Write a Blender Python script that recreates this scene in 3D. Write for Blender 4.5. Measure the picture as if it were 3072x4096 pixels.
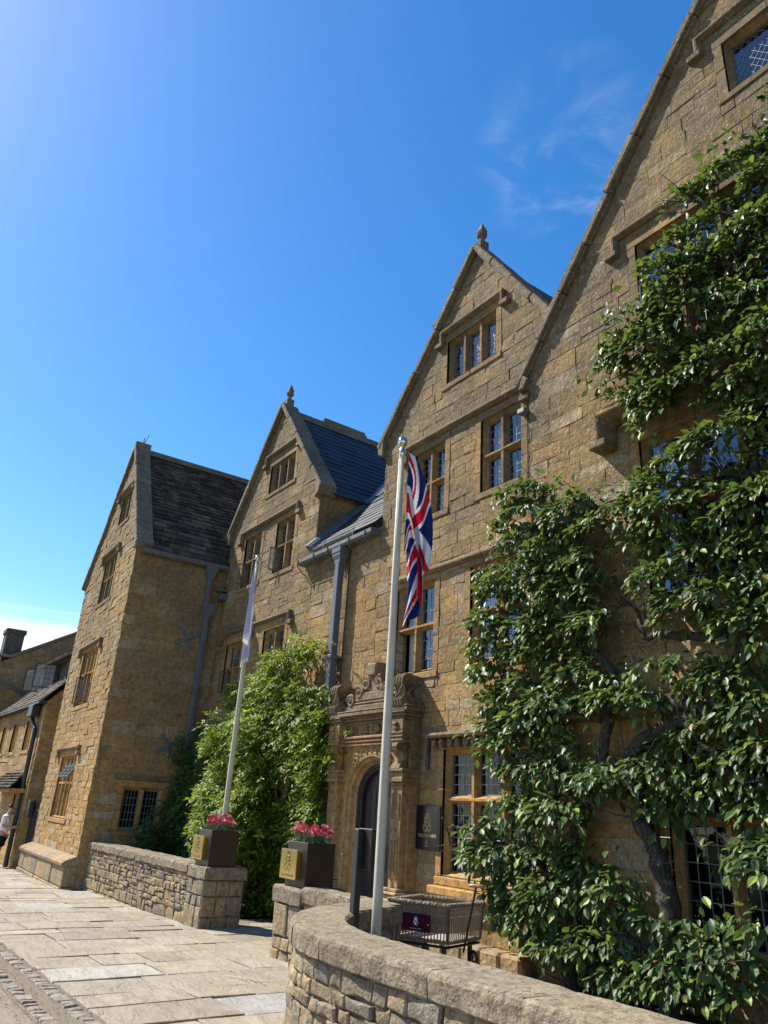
import bpy, bmesh, math, random
import numpy as np
from mathutils import Vector, Matrix

for o in list(bpy.data.objects):
    bpy.data.objects.remove(o)
scene = bpy.context.scene
COL = scene.collection
R = math.radians

# ------------------------------------------------------------------ camera
CAM = Vector((0.0, -8.0, 1.65))
_r = Vector((0.58213711, 0.81105184, 0.05754386))
_u = Vector((0.27466945, -0.26276957, 0.92493721))
_f = Vector((-0.7652928, 0.52263473, 0.37573908))
cd = bpy.data.cameras.new("camera")
cam = bpy.data.objects.new("camera", cd)
COL.objects.link(cam)
M3 = Matrix((_r, _u, -_f)).transposed()
cam.matrix_world = Matrix.Translation(CAM) @ M3.to_4x4()
cd.sensor_fit = 'VERTICAL'
cd.sensor_height = 36.0
cd.lens = 2991.0 / 4096.0 * 36.0
cd.clip_end = 2000.0
cd.clip_start = 0.05
scene.camera = cam

def shows(p):
    """apparent size factor of a point: 1/distance^2, 0 outside the view"""
    v = Vector(p) - CAM
    z = v.dot(_f)
    if z < 0.3:
        return 0.0
    if abs(v.dot(_r) / z) > 0.54 or abs(v.dot(_u) / z) > 0.71:
        return 1e-4 / v.length_squared
    return 1.0 / v.length_squared

# ------------------------------------------------------------------ light
SUN_TO = Vector((-1.8, -1.0, 2.3)).normalized()      # towards the sun
elev = math.asin(SUN_TO.z)
azim = math.atan2(SUN_TO.x, SUN_TO.y)                 # from +Y clockwise
world = bpy.data.worlds.new("World")
scene.world = world
world.use_nodes = True
wn, wl = world.node_tree.nodes, world.node_tree.links
wn.clear()
sky = wn.new('ShaderNodeTexSky')
sky.sky_type = 'NISHITA'
sky.sun_disc = False
sky.sun_elevation = elev
sky.sun_rotation = azim
sky.altitude = 100.0
sky.air_density = 1.0
sky.dust_density = 0.3
sky.ozone_density = 1.2
bg = wn.new('ShaderNodeBackground')
bg.inputs['Strength'].default_value = 0.108
wo = wn.new('ShaderNodeOutputWorld')

def wmath(op, a, b=None):
    n = wn.new('ShaderNodeMath')
    n.operation = op
    for i, x in enumerate((a, b)):
        if x is None:
            continue
        if isinstance(x, (int, float)):
            n.inputs[i].default_value = x
        else:
            wl.new(x, n.inputs[i])
    return n.outputs[0]

tc = wn.new('ShaderNodeTexCoord')
sx = wn.new('ShaderNodeSeparateXYZ')
wl.new(tc.outputs['Generated'], sx.inputs[0])
zc = wmath('MAXIMUM', sx.outputs[2], 0.0)
den = wmath('ADD', zc, 0.09)
cmb = wn.new('ShaderNodeCombineXYZ')
wl.new(wmath('DIVIDE', sx.outputs[0], den), cmb.inputs[0])
wl.new(wmath('DIVIDE', sx.outputs[1], den), cmb.inputs[1])
mp = wn.new('ShaderNodeMapping')
mp.inputs['Rotation'].default_value = (0, 0, R(24))
mp.inputs['Scale'].default_value = (1.7, 0.55, 1.0)
mp.inputs['Location'].default_value = (0.4, 2.3, 0.0)
wl.new(cmb.outputs[0], mp.inputs[0])
nz = wn.new('ShaderNodeTexNoise')
nz.inputs['Scale'].default_value = 1.6
nz.inputs['Detail'].default_value = 10.0
nz.inputs['Roughness'].default_value = 0.62
nz.inputs['Distortion'].default_value = 0.5
wl.new(mp.outputs[0], nz.inputs['Vector'])
# low bank of cloud towards the horizon, thin wisps high up
def wrange(x, a, b, c=0.0, d=1.0):
    n = wn.new('ShaderNodeMapRange')
    n.interpolation_type = 'SMOOTHSTEP'
    wl.new(x, n.inputs[0])
    for i, q in enumerate((a, b, c, d)):
        n.inputs[i + 1].default_value = q
    return n.outputs[0]
low = wmath('MULTIPLY', wrange(sx.outputs[2], 0.225, 0.165), wrange(nz.outputs['Fac'], 0.36, 0.56))
nz2 = wn.new('ShaderNodeTexNoise')
nz2.inputs['Scale'].default_value = 5.5
nz2.inputs['Detail'].default_value = 9.0
nz2.inputs['Roughness'].default_value = 0.6
nz2.inputs['Distortion'].default_value = 0.8
wl.new(cmb.outputs[0], nz2.inputs['Vector'])
vd = wn.new('ShaderNodeVectorMath')
vd.operation = 'DOT_PRODUCT'
wl.new(tc.outputs['Generated'], vd.inputs[0])
vd.inputs[1].default_value = Vector((-0.428, 0.525, 0.736)).normalized()
wisp = wmath('MULTIPLY', wrange(vd.outputs['Value'], 0.9925, 0.9998), wrange(nz2.outputs['Fac'], 0.40, 0.72))
high = wmath('ADD', wmath('MULTIPLY', wrange(nz2.outputs['Fac'], 0.66, 0.9), 0.08), wmath('MULTIPLY', wisp, 0.24))
cl = wmath('MINIMUM', wmath('ADD', low, high), 0.93)
mx = wn.new('ShaderNodeMix')
mx.data_type = 'RGBA'
wl.new(cl, mx.inputs['Factor'])
hsv = wn.new('ShaderNodeHueSaturation')
hsv.inputs['Saturation'].default_value = 1.4
hsv.inputs['Hue'].default_value = 0.502
hsv.inputs['Value'].default_value = 1.08
wl.new(sky.outputs[0], hsv.inputs['Color'])
wl.new(hsv.outputs[0], mx.inputs['A'])
mx.inputs['B'].default_value = (6.2, 6.3, 6.4, 1)
wl.new(mx.outputs['Result'], bg.inputs['Color'])
wl.new(bg.outputs[0], wo.inputs['Surface'])

sl = bpy.data.lights.new("sun", 'SUN')
sl.energy = 5.0
sl.angle = R(0.53)
sl.color = (1.0, 0.945, 0.86)
so = bpy.data.objects.new("sun", sl)
COL.objects.link(so)
so.location = (-30, -20, 40)
so.rotation_euler = (-SUN_TO).to_track_quat('-Z', 'Y').to_euler()

scene.view_settings.view_transform = 'Standard'
scene.view_settings.look = 'None'
scene.view_settings.exposure = 0.9
scene.view_settings.gamma = 1.0
scene.view_settings.use_curve_mapping = False
scene.render.engine = 'CYCLES'
scene.cycles.max_bounces = 7
scene.cycles.transparent_max_bounces = 12
scene.cycles.diffuse_bounces = 4

# ------------------------------------------------------------------ materials
class NT:
    def __init__(s, name, rough=0.8, spec=0.3, metal=0.0):
        s.m = bpy.data.materials.new(name)
        s.m.use_nodes = True
        s.n, s.l = s.m.node_tree.nodes, s.m.node_tree.links
        s.b = s.n['Principled BSDF']
        s.b.inputs['Roughness'].default_value = rough
        s.b.inputs['Specular IOR Level'].default_value = spec
        s.b.inputs['Metallic'].default_value = metal
        s._pos = None
    def pos(s):
        if s._pos is None:
            s._pos = s.n.new('ShaderNodeNewGeometry').outputs['Position']
        return s._pos
    def put(s, sock, x):
        if isinstance(x, (int, float)):
            sock.default_value = x
        elif isinstance(x, tuple):
            sock.default_value = x if len(x) == len(sock.default_value) else (*x, 1)
        else:
            s.l.new(x, sock)
    def noise(s, scale, detail=4, rough=0.55, vec=None, dist=0.0):
        n = s.n.new('ShaderNodeTexNoise')
        n.inputs['Scale'].default_value = scale
        n.inputs['Detail'].default_value = detail
        n.inputs['Roughness'].default_value = rough
        n.inputs['Distortion'].default_value = dist
        s.l.new(vec or s.pos(), n.inputs['Vector'])
        return n.outputs['Fac']
    def voro(s, scale, vec=None, feat='F1', out='Distance'):
        n = s.n.new('ShaderNodeTexVoronoi')
        n.feature = feat
        n.inputs['Scale'].default_value = scale
        s.l.new(vec or s.pos(), n.inputs['Vector'])
        return n.outputs[out]
    def mapping(s, scale=(1, 1, 1), rot=(0, 0, 0), vec=None):
        n = s.n.new('ShaderNodeMapping')
        n.inputs['Scale'].default_value = scale
        n.inputs['Rotation'].default_value = rot
        s.l.new(vec or s.pos(), n.inputs[0])
        return n.outputs[0]
    def rng(s, x, a, b, c=0.0, d=1.0):
        n = s.n.new('ShaderNodeMapRange')
        s.put(n.inputs[0], x)
        for i, q in enumerate((a, b, c, d)):
            n.inputs[i + 1].default_value = q
        return n.outputs[0]
    def math(s, op, a, b=0.0):
        n = s.n.new('ShaderNodeMath')
        n.operation = op
        s.put(n.inputs[0], a)
        s.put(n.inputs[1], b)
        return n.outputs[0]
    def mix(s, f, a, b, mode='MIX'):
        n = s.n.new('ShaderNodeMix')
        n.data_type = 'RGBA'
        n.blend_type = mode
        s.put(n.inputs['Factor'], f)
        s.put(n.inputs['A'], a)
        s.put(n.inputs['B'], b)
        return n.outputs['Result']
    def val(s, c, v):                                   # colour times value
        n = s.n.new('ShaderNodeVectorMath')
        n.operation = 'SCALE'
        s.put(n.inputs[0], c)
        s.put(n.inputs['Scale'], v)
        return n.outputs[0]
    def attr(s, name='tint'):
        n = s.n.new('ShaderNodeAttribute')
        n.attribute_name = name
        q = s.n.new('ShaderNodeSeparateColor')
        s.l.new(n.outputs['Color'], q.inputs[0])
        return q.outputs[0], q.outputs[1], q.outputs[2], n.outputs['Color']
    def bump(s, h, strength, dist, prev=None):
        n = s.n.new('ShaderNodeBump')
        n.inputs['Strength'].default_value = strength
        n.inputs['Distance'].default_value = dist
        s.l.new(h, n.inputs['Height'])
        if prev is not None:
            s.l.new(prev, n.inputs['Normal'])
        return n.outputs[0]
    def done(s, col=None, normal=None):
        if col is not None:
            s.put(s.b.inputs['Base Color'], col)
        if normal is not None:
            s.l.new(normal, s.b.inputs['Normal'])
        return s.m

def stone_mat(name, ca, cb, cc, dirt=(0.118, 0.086, 0.05), wz=(2.0, 9.0), wmax=0.84, wmin=0.10,
              lich=0.7, bump=1.0, tool=True, pale=(0.40, 0.35, 0.26)):
    t = NT(name, 0.92, 0.18)
    r, g, b, _ = t.attr()
    base = t.mix(r, ca, cb)
    base = t.mix(t.rng(g, 0.72, 0.95), base, cc)
    n1 = t.noise(0.55, 5, 0.6)
    n2 = t.noise(9.0, 6, 0.65)
    n3 = t.noise(48.0, 4, 0.6)
    sep = t.n.new('ShaderNodeSeparateXYZ')
    t.l.new(t.pos(), sep.inputs[0])
    base = t.val(base, t.rng(n2, 0.25, 0.75, 0.6, 1.35))
    # weathering: grows upwards, broken into patches
    w = t.rng(sep.outputs[2], wz[0], wz[1], wmin, wmax)
    w = t.math('ADD', w, t.rng(n1, 0.3, 0.7, -0.46, 0.46))
    w = t.math('ADD', w, t.rng(t.noise(3.2, 5, 0.7), 0.3, 0.7, -0.22, 0.22))
    w = t.math('ADD', w, t.rng(b, 0, 1, -0.16, 0.16))
    wc = t.n.new('ShaderNodeClamp')
    t.l.new(w, wc.inputs[0])
    wc.inputs['Max'].default_value = 0.88
    base = t.mix(wc.outputs[0], base, t.val(dirt, t.rng(n2, 0.25, 0.75, 0.62, 1.55)))
    # vertical rain streaks
    st = t.noise(1.0, 4, 0.6, t.mapping((5.0, 5.0, 0.35)))
    base = t.mix(t.rng(st, 0.56, 0.74, 0.0, 0.42), base, (0.12, 0.095, 0.065))
    # pale and dark lichen
    lp = t.math('MULTIPLY', t.rng(t.noise(21, 4, 0.6), 0.585, 0.64), t.rng(t.noise(1.4, 3), 0.34, 0.58, 0.0, lich))
    base = t.mix(lp, base, pale)
    dk = t.math('MULTIPLY', t.rng(t.noise(17, 4, 0.6), 0.54, 0.68), 0.6)
    base = t.mix(dk, base, (0.085, 0.07, 0.05))
    base = t.val(base, t.rng(n3, 0.25, 0.75, 0.68, 1.32))
    nb = t.bump(t.noise(14, 5, 0.62), 0.6 * bump, 0.045)
    if tool:
        tl = t.noise(1.0, 3, 0.6, t.mapping((52, 52, 9), (0, R(22), 0)), 0.4)
        nb = t.bump(tl, 0.6 * bump, 0.014, nb)
    nb = t.bump(t.noise(85, 4, 0.7), 0.5 * bump, 0.007, nb)
    pit = t.rng(t.voro(19), 0.0, 0.2)
    nb = t.bump(pit, 0.4 * bump, 0.012, nb)
    return t.done(base, nb)

GOLD, TAN, PALE = (0.43, 0.255, 0.08), (0.32, 0.20, 0.08), (0.40, 0.31, 0.19)
M_ASH = stone_mat("stone_ashlar", GOLD, TAN, PALE)
M_WING = stone_mat("stone_wing", GOLD, (0.33, 0.205, 0.08), PALE, dirt=(0.165, 0.118, 0.066), wz=(0.5, 8.5), wmax=0.74, wmin=0.0)
M_DRESS = stone_mat("stone_dressed", (0.44, 0.245, 0.075), (0.33, 0.195, 0.075), (0.38, 0.27, 0.145), wz=(2.5, 8.5),
                    wmax=0.8, wmin=0.05, lich=0.35, bump=0.35, tool=False)
M_PORT = stone_mat("stone_doorway", (0.42, 0.25, 0.095), (0.32, 0.2, 0.085), (0.38, 0.28, 0.16), wz=(0.5, 3.4), wmax=0.5, wmin=0.0,
                   lich=0.4, bump=0.6, tool=False)
M_HOOD = stone_mat("stone_hood", (0.27, 0.195, 0.115), (0.22, 0.165, 0.10), (0.3, 0.25, 0.17), wz=(0, 9), wmax=0.75, wmin=0.4,
                   lich=0.6, bump=0.6, tool=False)
M_COPE = stone_mat("stone_coping", (0.235, 0.18, 0.12), (0.205, 0.165, 0.115), (0.29, 0.25, 0.185), wz=(6, 12), wmax=0.7,
                   wmin=0.4, bump=1.0, tool=False)
M_RUB = stone_mat("stone_rubble", (0.30, 0.235, 0.145), (0.36, 0.25, 0.12), (0.21, 0.19, 0.16), dirt=(0.145, 0.118, 0.083),
                  wz=(0, 5), wmax=0.3, wmin=0.2, bump=1.3, tool=False, pale=(0.33, 0.30, 0.235))
M_WCOP = stone_mat("stone_wall_coping", (0.275, 0.22, 0.145), (0.24, 0.19, 0.122), (0.29, 0.24, 0.17), dirt=(0.145, 0.12, 0.086),
                   wz=(0, 5), wmax=0.3, wmin=0.25, bump=1.3, tool=False, pale=(0.33, 0.305, 0.24))
M_MORT = stone_mat("mortar", (0.30, 0.21, 0.11), (0.26, 0.185, 0.1), (0.3, 0.225, 0.13), wz=(0, 11), wmax=0.6, wmin=0.2, tool=False)
M_MORT2 = stone_mat("mortar_grey", (0.19, 0.155, 0.11), (0.165, 0.135, 0.1), (0.19, 0.155, 0.12), wz=(0, 11), wmax=0.5, wmin=0.3, tool=False)

def simple(name, col, rough=0.6, spec=0.4, metal=0.0, var=0.12, scale=6.0, bump=0.0, bscale=40):
    t = NT(name, rough, spec, metal)
    c = t.val(col, t.rng(t.noise(scale, 5, 0.6), 0.25, 0.75, 1 - var, 1 + var))
    nb = t.bump(t.noise(bscale, 4), bump, 0.01) if bump else None
    return t.done(c, nb)

def slab_mat():
    t = NT("york_flagstone", 0.75, 0.3)
    r, g, b, _ = t.attr()
    c = t.mix(r, (0.335, 0.275, 0.195), (0.285, 0.245, 0.185))
    c = t.mix(t.rng(g, 0.9, 0.97), c, (0.34, 0.325, 0.29))
    c = t.val(c, t.rng(b, 0, 1, 0.84, 1.12))
    c = t.val(c, t.rng(t.noise(2.2, 6, 0.65), 0.3, 0.7, 0.82, 1.12))
    c = t.mix(t.rng(t.noise(0.9, 5, 0.7), 0.52, 0.68, 0, 0.4), c, (0.36, 0.29, 0.195))
    c = t.mix(t.rng(t.noise(60, 3, 0.6), 0.62, 0.72, 0, 0.45), c, (0.2, 0.17, 0.13))
    # riven layers of the split face
    ly = t.noise(2.6, 8, 0.66, t.mapping((1.0, 2.2, 1)), 0.9)
    nb = t.bump(ly, 0.9, 0.07)
    nb = t.bump(t.noise(35, 5, 0.65), 0.4, 0.01, nb)
    return t.done(c, nb)
M_SLAB = slab_mat()

def gravel_mat():
    t = NT("bound_gravel", 0.85, 0.25)
    v = t.voro(95)
    n = t.n.new('ShaderNodeTexVoronoi')
    n.inputs['Scale'].default_value = 95
    t.l.new(t.pos(), n.inputs['Vector'])
    q = t.n.new('ShaderNodeSeparateColor')
    t.l.new(n.outputs['Color'], q.inputs[0])
    c = t.mix(q.outputs[0], (0.24, 0.175, 0.115), (0.31, 0.27, 0.21))
    c = t.mix(t.rng(q.outputs[1], 0.8, 0.95), c, (0.16, 0.13, 0.1))
    c = t.val(c, t.rng(t.noise(1.2, 5), 0.3, 0.7, 0.85, 1.12))
    nb = t.bump(t.rng(v, 0, 0.6, 1.0, 0.0), 0.8, 0.012)
    return t.done(c, nb)
M_GRAV = gravel_mat()
M_SAND = simple("joint_sand", (0.19, 0.155, 0.11), 0.95, 0.1, var=0.3, scale=30, bump=0.6, bscale=120)
M_SETT = stone_mat("sett_stone", (0.27, 0.24, 0.19), (0.23, 0.2, 0.155), (0.29, 0.255, 0.21), dirt=(0.18, 0.15, 0.11), wz=(-1, 5), wmax=0.3, wmin=0.15, tool=False)
M_SOIL = simple("bed_soil", (0.09, 0.06, 0.04), 0.95, 0.1, var=0.4, scale=20, bump=0.8)
M_GROUND = simple("far_ground", (0.05, 0.07, 0.03), 0.95, 0.1, var=0.2, scale=2)

def slate_mat(name, a, b, moss=0.0, rough=0.55):
    t = NT(name, rough, 0.25)
    r, g, bb, _ = t.attr()
    c = t.mix(r, a, b)
    c = t.val(c, t.rng(t.noise(14, 5), 0.3, 0.7, 0.7, 1.3))
    if moss:
        f = t.math('ADD', t.rng(t.noise(1.5, 6, 0.7), 0.42, 0.6, -0.3, 0.9), t.rng(g, 0, 1, -0.45, 0.35))
        cl_ = t.n.new('ShaderNodeClamp')
        t.l.new(f, cl_.inputs[0])
        c = t.mix(t.math('MULTIPLY', cl_.outputs[0], moss), c, (0.028, 0.024, 0.022))
        c = t.mix(t.rng(t.noise(22, 4), 0.62, 0.7, 0, 0.6), c, (0.3, 0.28, 0.22))
    nb = t.bump(t.noise(26, 6, 0.65), 0.7 if moss else 0.25, 0.02)
    return t.done(c, nb)
M_SLATE = slate_mat("blue_slate", (0.018, 0.02, 0.026), (0.036, 0.039, 0.048), rough=0.55)
M_TILE = slate_mat("stone_slate", (0.035, 0.029, 0.023), (0.17, 0.135, 0.095), 0.9, rough=0.95)
M_TILE2 = slate_mat("stone_slate_pale", (0.17, 0.135, 0.11), (0.22, 0.185, 0.145), 0.35, rough=0.95)
M_LEADSH = simple("lead_sheet", (0.085, 0.095, 0.115), 0.5, 0.5, 0.2, var=0.25, scale=5)
M_PIPE = simple("painted_pipe", (0.105, 0.115, 0.135), 0.45, 0.5, var=0.15, scale=4)
M_GUT = simple("lead_gutter", (0.12, 0.12, 0.115), 0.7, 0.4, var=0.4, scale=9, bump=0.3)
M_BLACK = simple("black_iron", (0.018, 0.019, 0.022), 0.45, 0.5)
M_CASE = simple("casement_iron", (0.1, 0.11, 0.115), 0.45, 0.5)
M_LEAD = simple("lead_came", (0.17, 0.175, 0.18), 0.55, 0.5, 0.3)
M_LEADL = simple("lead_came_pale", (0.25, 0.265, 0.28), 0.5, 0.5, 0.2)
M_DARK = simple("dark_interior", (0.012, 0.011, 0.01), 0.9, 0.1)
M_CURT = simple("curtain_cloth", (0.55, 0.55, 0.56), 0.9, 0.1)
M_DOOR = simple("dark_oak_door", (0.02, 0.016, 0.022), 0.4, 0.4, var=0.25, scale=12)
M_TIMB = simple("weathered_timber", (0.075, 0.065, 0.058), 0.85, 0.2, var=0.35, scale=10)
M_BRONZE = simple("bronze_planter", (0.05, 0.038, 0.03), 0.42, 0.5, 0.6, var=0.12, scale=8)
M_MAROON = simple("maroon_plate", (0.07, 0.006, 0.02), 0.35, 0.5)
M_SIGN = simple("black_sign", (0.009, 0.007, 0.012), 0.22, 0.5)
M_GILT = simple("gilt_paint", (0.62, 0.44, 0.18), 0.45, 0.4, 0.15)
M_WHITEP = simple("white_print", (0.72, 0.70, 0.74), 0.6, 0.3)
M_POLE = simple("ivory_flagpole", (0.50, 0.455, 0.33), 0.5, 0.35, var=0.16, scale=5, bump=0.08)
M_CHROME = simple("pole_cap_metal", (0.62, 0.58, 0.52), 0.16, 0.5, 1.0, var=0.05)
M_HDPE = simple("brass_knob", (0.7, 0.5, 0.22), 0.25, 0.5, 1.0)
M_BRASS = simple("polished_brass", (0.80, 0.59, 0.25), 0.15, 0.5, 1.0, var=0.06, scale=3)
M_ENGR = simple("engraved_line", (0.13, 0.085, 0.03), 0.5, 0.4, 0.4)
M_WICK = simple("willow_wicker", (0.26, 0.185, 0.115), 0.65, 0.35, var=0.35, scale=45, bump=0.3, bscale=90)
M_PAD = simple("grey_lining", (0.33, 0.3, 0.27), 0.9, 0.1)
M_WOOD = simple("turned_wood", (0.45, 0.3, 0.17), 0.5, 0.4)
M_RUBBER = simple("black_rubber", (0.02, 0.02, 0.022), 0.75, 0.2)
M_RIM = simple("orange_rim", (0.45, 0.16, 0.04), 0.5, 0.4)
def bark_mat(name, a, b):
    t = NT(name, 0.95, 0.12)
    v = t.mapping((38, 38, 9))
    nn = t.noise(1.0, 5, 0.65, v, 0.8)
    c = t.mix(t.rng(nn, 0.35, 0.65), a, b)
    c = t.mix(t.rng(t.noise(9, 4), 0.58, 0.68, 0, .6), c, (0.2, 0.2, 0.15))
    return t.done(c, t.bump(t.noise(60, 4), .5, .01, t.bump(nn, 1.0, .05)))
M_BARK = bark_mat("gnarled_bark", (0.035, 0.028, 0.023), (0.13, 0.105, 0.085))
M_BARK2 = simple("vine_bark", (0.17, 0.125, 0.085), 0.95, 0.15, var=0.4, scale=18, bump=1.0, bscale=35)
M_SKIN = simple("skin", (0.5, 0.27, 0.19), 0.55, 0.35)
M_HAIR = simple("dark_hair", (0.03, 0.024, 0.02), 0.6, 0.4)
M_SHIRT = simple("white_shirt", (0.74, 0.72, 0.76), 0.85, 0.15)
M_SHORT = simple("black_shorts", (0.012, 0.013, 0.018), 0.85, 0.15)
M_SHOE = simple("grey_trainers", (0.35, 0.36, 0.38), 0.7, 0.3)
M_REDP = simple("red_sign_paint", (0.35, 0.02, 0.02), 0.5, 0.4)
M_WPLATE = simple("white_plate", (0.6, 0.63, 0.67), 0.5, 0.4)
M_PINK = simple("pink_petal", (0.62, 0.10, 0.12), 0.6, 0.2, var=0.35, scale=25)
M_ROSE = simple("pale_pink_petal", (0.74, 0.38, 0.38), 0.6, 0.2, var=0.25, scale=25)

def glass_mat(name, ior, tint):
    t = NT(name)
    out = t.n['Material Output']
    gl = t.n.new('ShaderNodeBsdfGlossy')
    gl.inputs['Roughness'].default_value = 0.02
    gl.inputs['Color'].default_value = (0.95, 0.97, 1, 1)
    nb = t.bump(t.noise(3.5, 2), 0.10, 0.05)
    t.l.new(nb, gl.inputs['Normal'])
    tr = t.n.new('ShaderNodeBsdfTransparent')
    tr.inputs['Color'].default_value = (*tint, 1)
    lw_ = t.n.new('ShaderNodeLayerWeight')
    lw_.inputs['Blend'].default_value = 0.5
    f0 = ((ior - 1) / (ior + 1)) ** 2
    fac = t.math('ADD', t.math('MULTIPLY', t.math('POWER', lw_.outputs['Facing'], 4.0), 1 - f0), f0)
    mxs = t.n.new('ShaderNodeMixShader')
    t.l.new(fac, mxs.inputs[0])
    t.l.new(tr.outputs[0], mxs.inputs[1])
    t.l.new(gl.outputs[0], mxs.inputs[2])
    t.l.new(mxs.outputs[0], out.inputs['Surface'])
    return t.m
M_GLASS = glass_mat("old_window_glass", 2.1, (0.8, 0.84, 0.86))
M_GLASSD = glass_mat("plain_window_glass", 1.5, (0.8, 0.84, 0.86))

def leaf_mat(name, a, b, cyoung, trans, rough, spec, young=0.8):
    t = NT(name, rough, spec)
    r, g, bb, _ = t.attr()
    c = t.mix(r, a, b)
    c = t.mix(t.rng(g, young, 0.98), c, cyoung)
    c = t.mix(t.rng(bb, 0.965, 0.985), c, (0.2, 0.13, 0.04))
    t.put(t.b.inputs['Base Color'], c)
    tl = t.n.new('ShaderNodeBsdfTranslucent')
    t.l.new(t.mix(0.45, c, cyoung), tl.inputs['Color'])
    mxs = t.n.new('ShaderNodeMixShader')
    mxs.inputs[0].default_value = trans
    t.l.new(t.b.outputs[0], mxs.inputs[1])
    t.l.new(tl.outputs[0], mxs.inputs[2])
    t.l.new(mxs.outputs[0], t.n['Material Output'].inputs['Surface'])
    return t.m
M_PEAR = leaf_mat("pear_leaf", (0.04, 0.078, 0.026), (0.095, 0.15, 0.035), (0.24, 0.32, 0.042), 0.3, 0.46, 0.38)
M_WIST = leaf_mat("vine_leaf", (0.06, 0.125, 0.016), (0.15, 0.25, 0.022), (0.38, 0.43, 0.035), 0.42, 0.5, 0.3, 0.6)
M_WIST_SHADE = leaf_mat("vine_leaf_shaded", (0.04, 0.085, 0.02), (0.065, 0.125, 0.024), (0.14, 0.2, 0.03), 0.3, 0.5, 0.3)  # darker copy of the vine leaf, the wing's shade put into the colour
M_GRASSY = leaf_mat("carnation_leaf", (0.06, 0.12, 0.06), (0.09, 0.15, 0.06), (0.13, 0.2, 0.06), 0.2, 0.5, 0.3)

def cloth_mat(name):
    t = NT(name, 0.8, 0.15)
    n = t.n.new('ShaderNodeAttribute')
    n.attribute_name = 'tint'
    t.l.new(n.outputs['Color'], t.b.inputs['Base Color'])
    tl = t.n.new('ShaderNodeBsdfTranslucent')
    t.l.new(n.outputs['Color'], tl.inputs['Color'])
    mxs = t.n.new('ShaderNodeMixShader')
    mxs.inputs[0].default_value = 0.3
    t.l.new(t.b.outputs[0], mxs.inputs[1])
    t.l.new(tl.outputs[0], mxs.inputs[2])
    t.l.new(mxs.outputs[0], t.n['Material Output'].inputs['Surface'])
    return t.m
M_FLAG = cloth_mat("flag_cloth")

# ------------------------------------------------------------------ builders
def tag(o, label=None, cat=None, group=None, kind=None):
    if label: o['label'] = label
    if cat: o['category'] = cat
    if group: o['group'] = group
    if kind: o['kind'] = kind
    return o

def link(o, parent=None):
    COL.objects.link(o)
    if parent is not None:
        o.parent = parent
        if parent.type == 'EMPTY':
            o.matrix_parent_inverse = Matrix.Translation(-parent.location)
    return o

def thing(name, loc, label, cat, group=None):
    o = bpy.data.objects.new(name, None)
    o.empty_display_size = 0.3
    o.location = loc
    COL.objects.link(o)
    return tag(o, label, cat, group)

def mesh_obj(name, vs, fs, material, parent=None, tint=None, smooth=False):
    me = bpy.data.meshes.new(name)
    me.from_pydata([tuple(v) for v in vs], [], fs)
    me.materials.append(material)
    if tint is not None and len(tint):
        a = me.attributes.new('tint', 'FLOAT_COLOR', 'FACE')
        arr = np.ones((len(fs), 4), dtype=np.float32)
        arr[:, :3] = np.array(tint, dtype=np.float32)
        a.data.foreach_set('color', arr.ravel())
    if smooth:
        me.polygons.foreach_set('use_smooth', [True] * len(me.polygons))
    o = bpy.data.objects.new(name, me)
    return link(o, parent)

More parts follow.
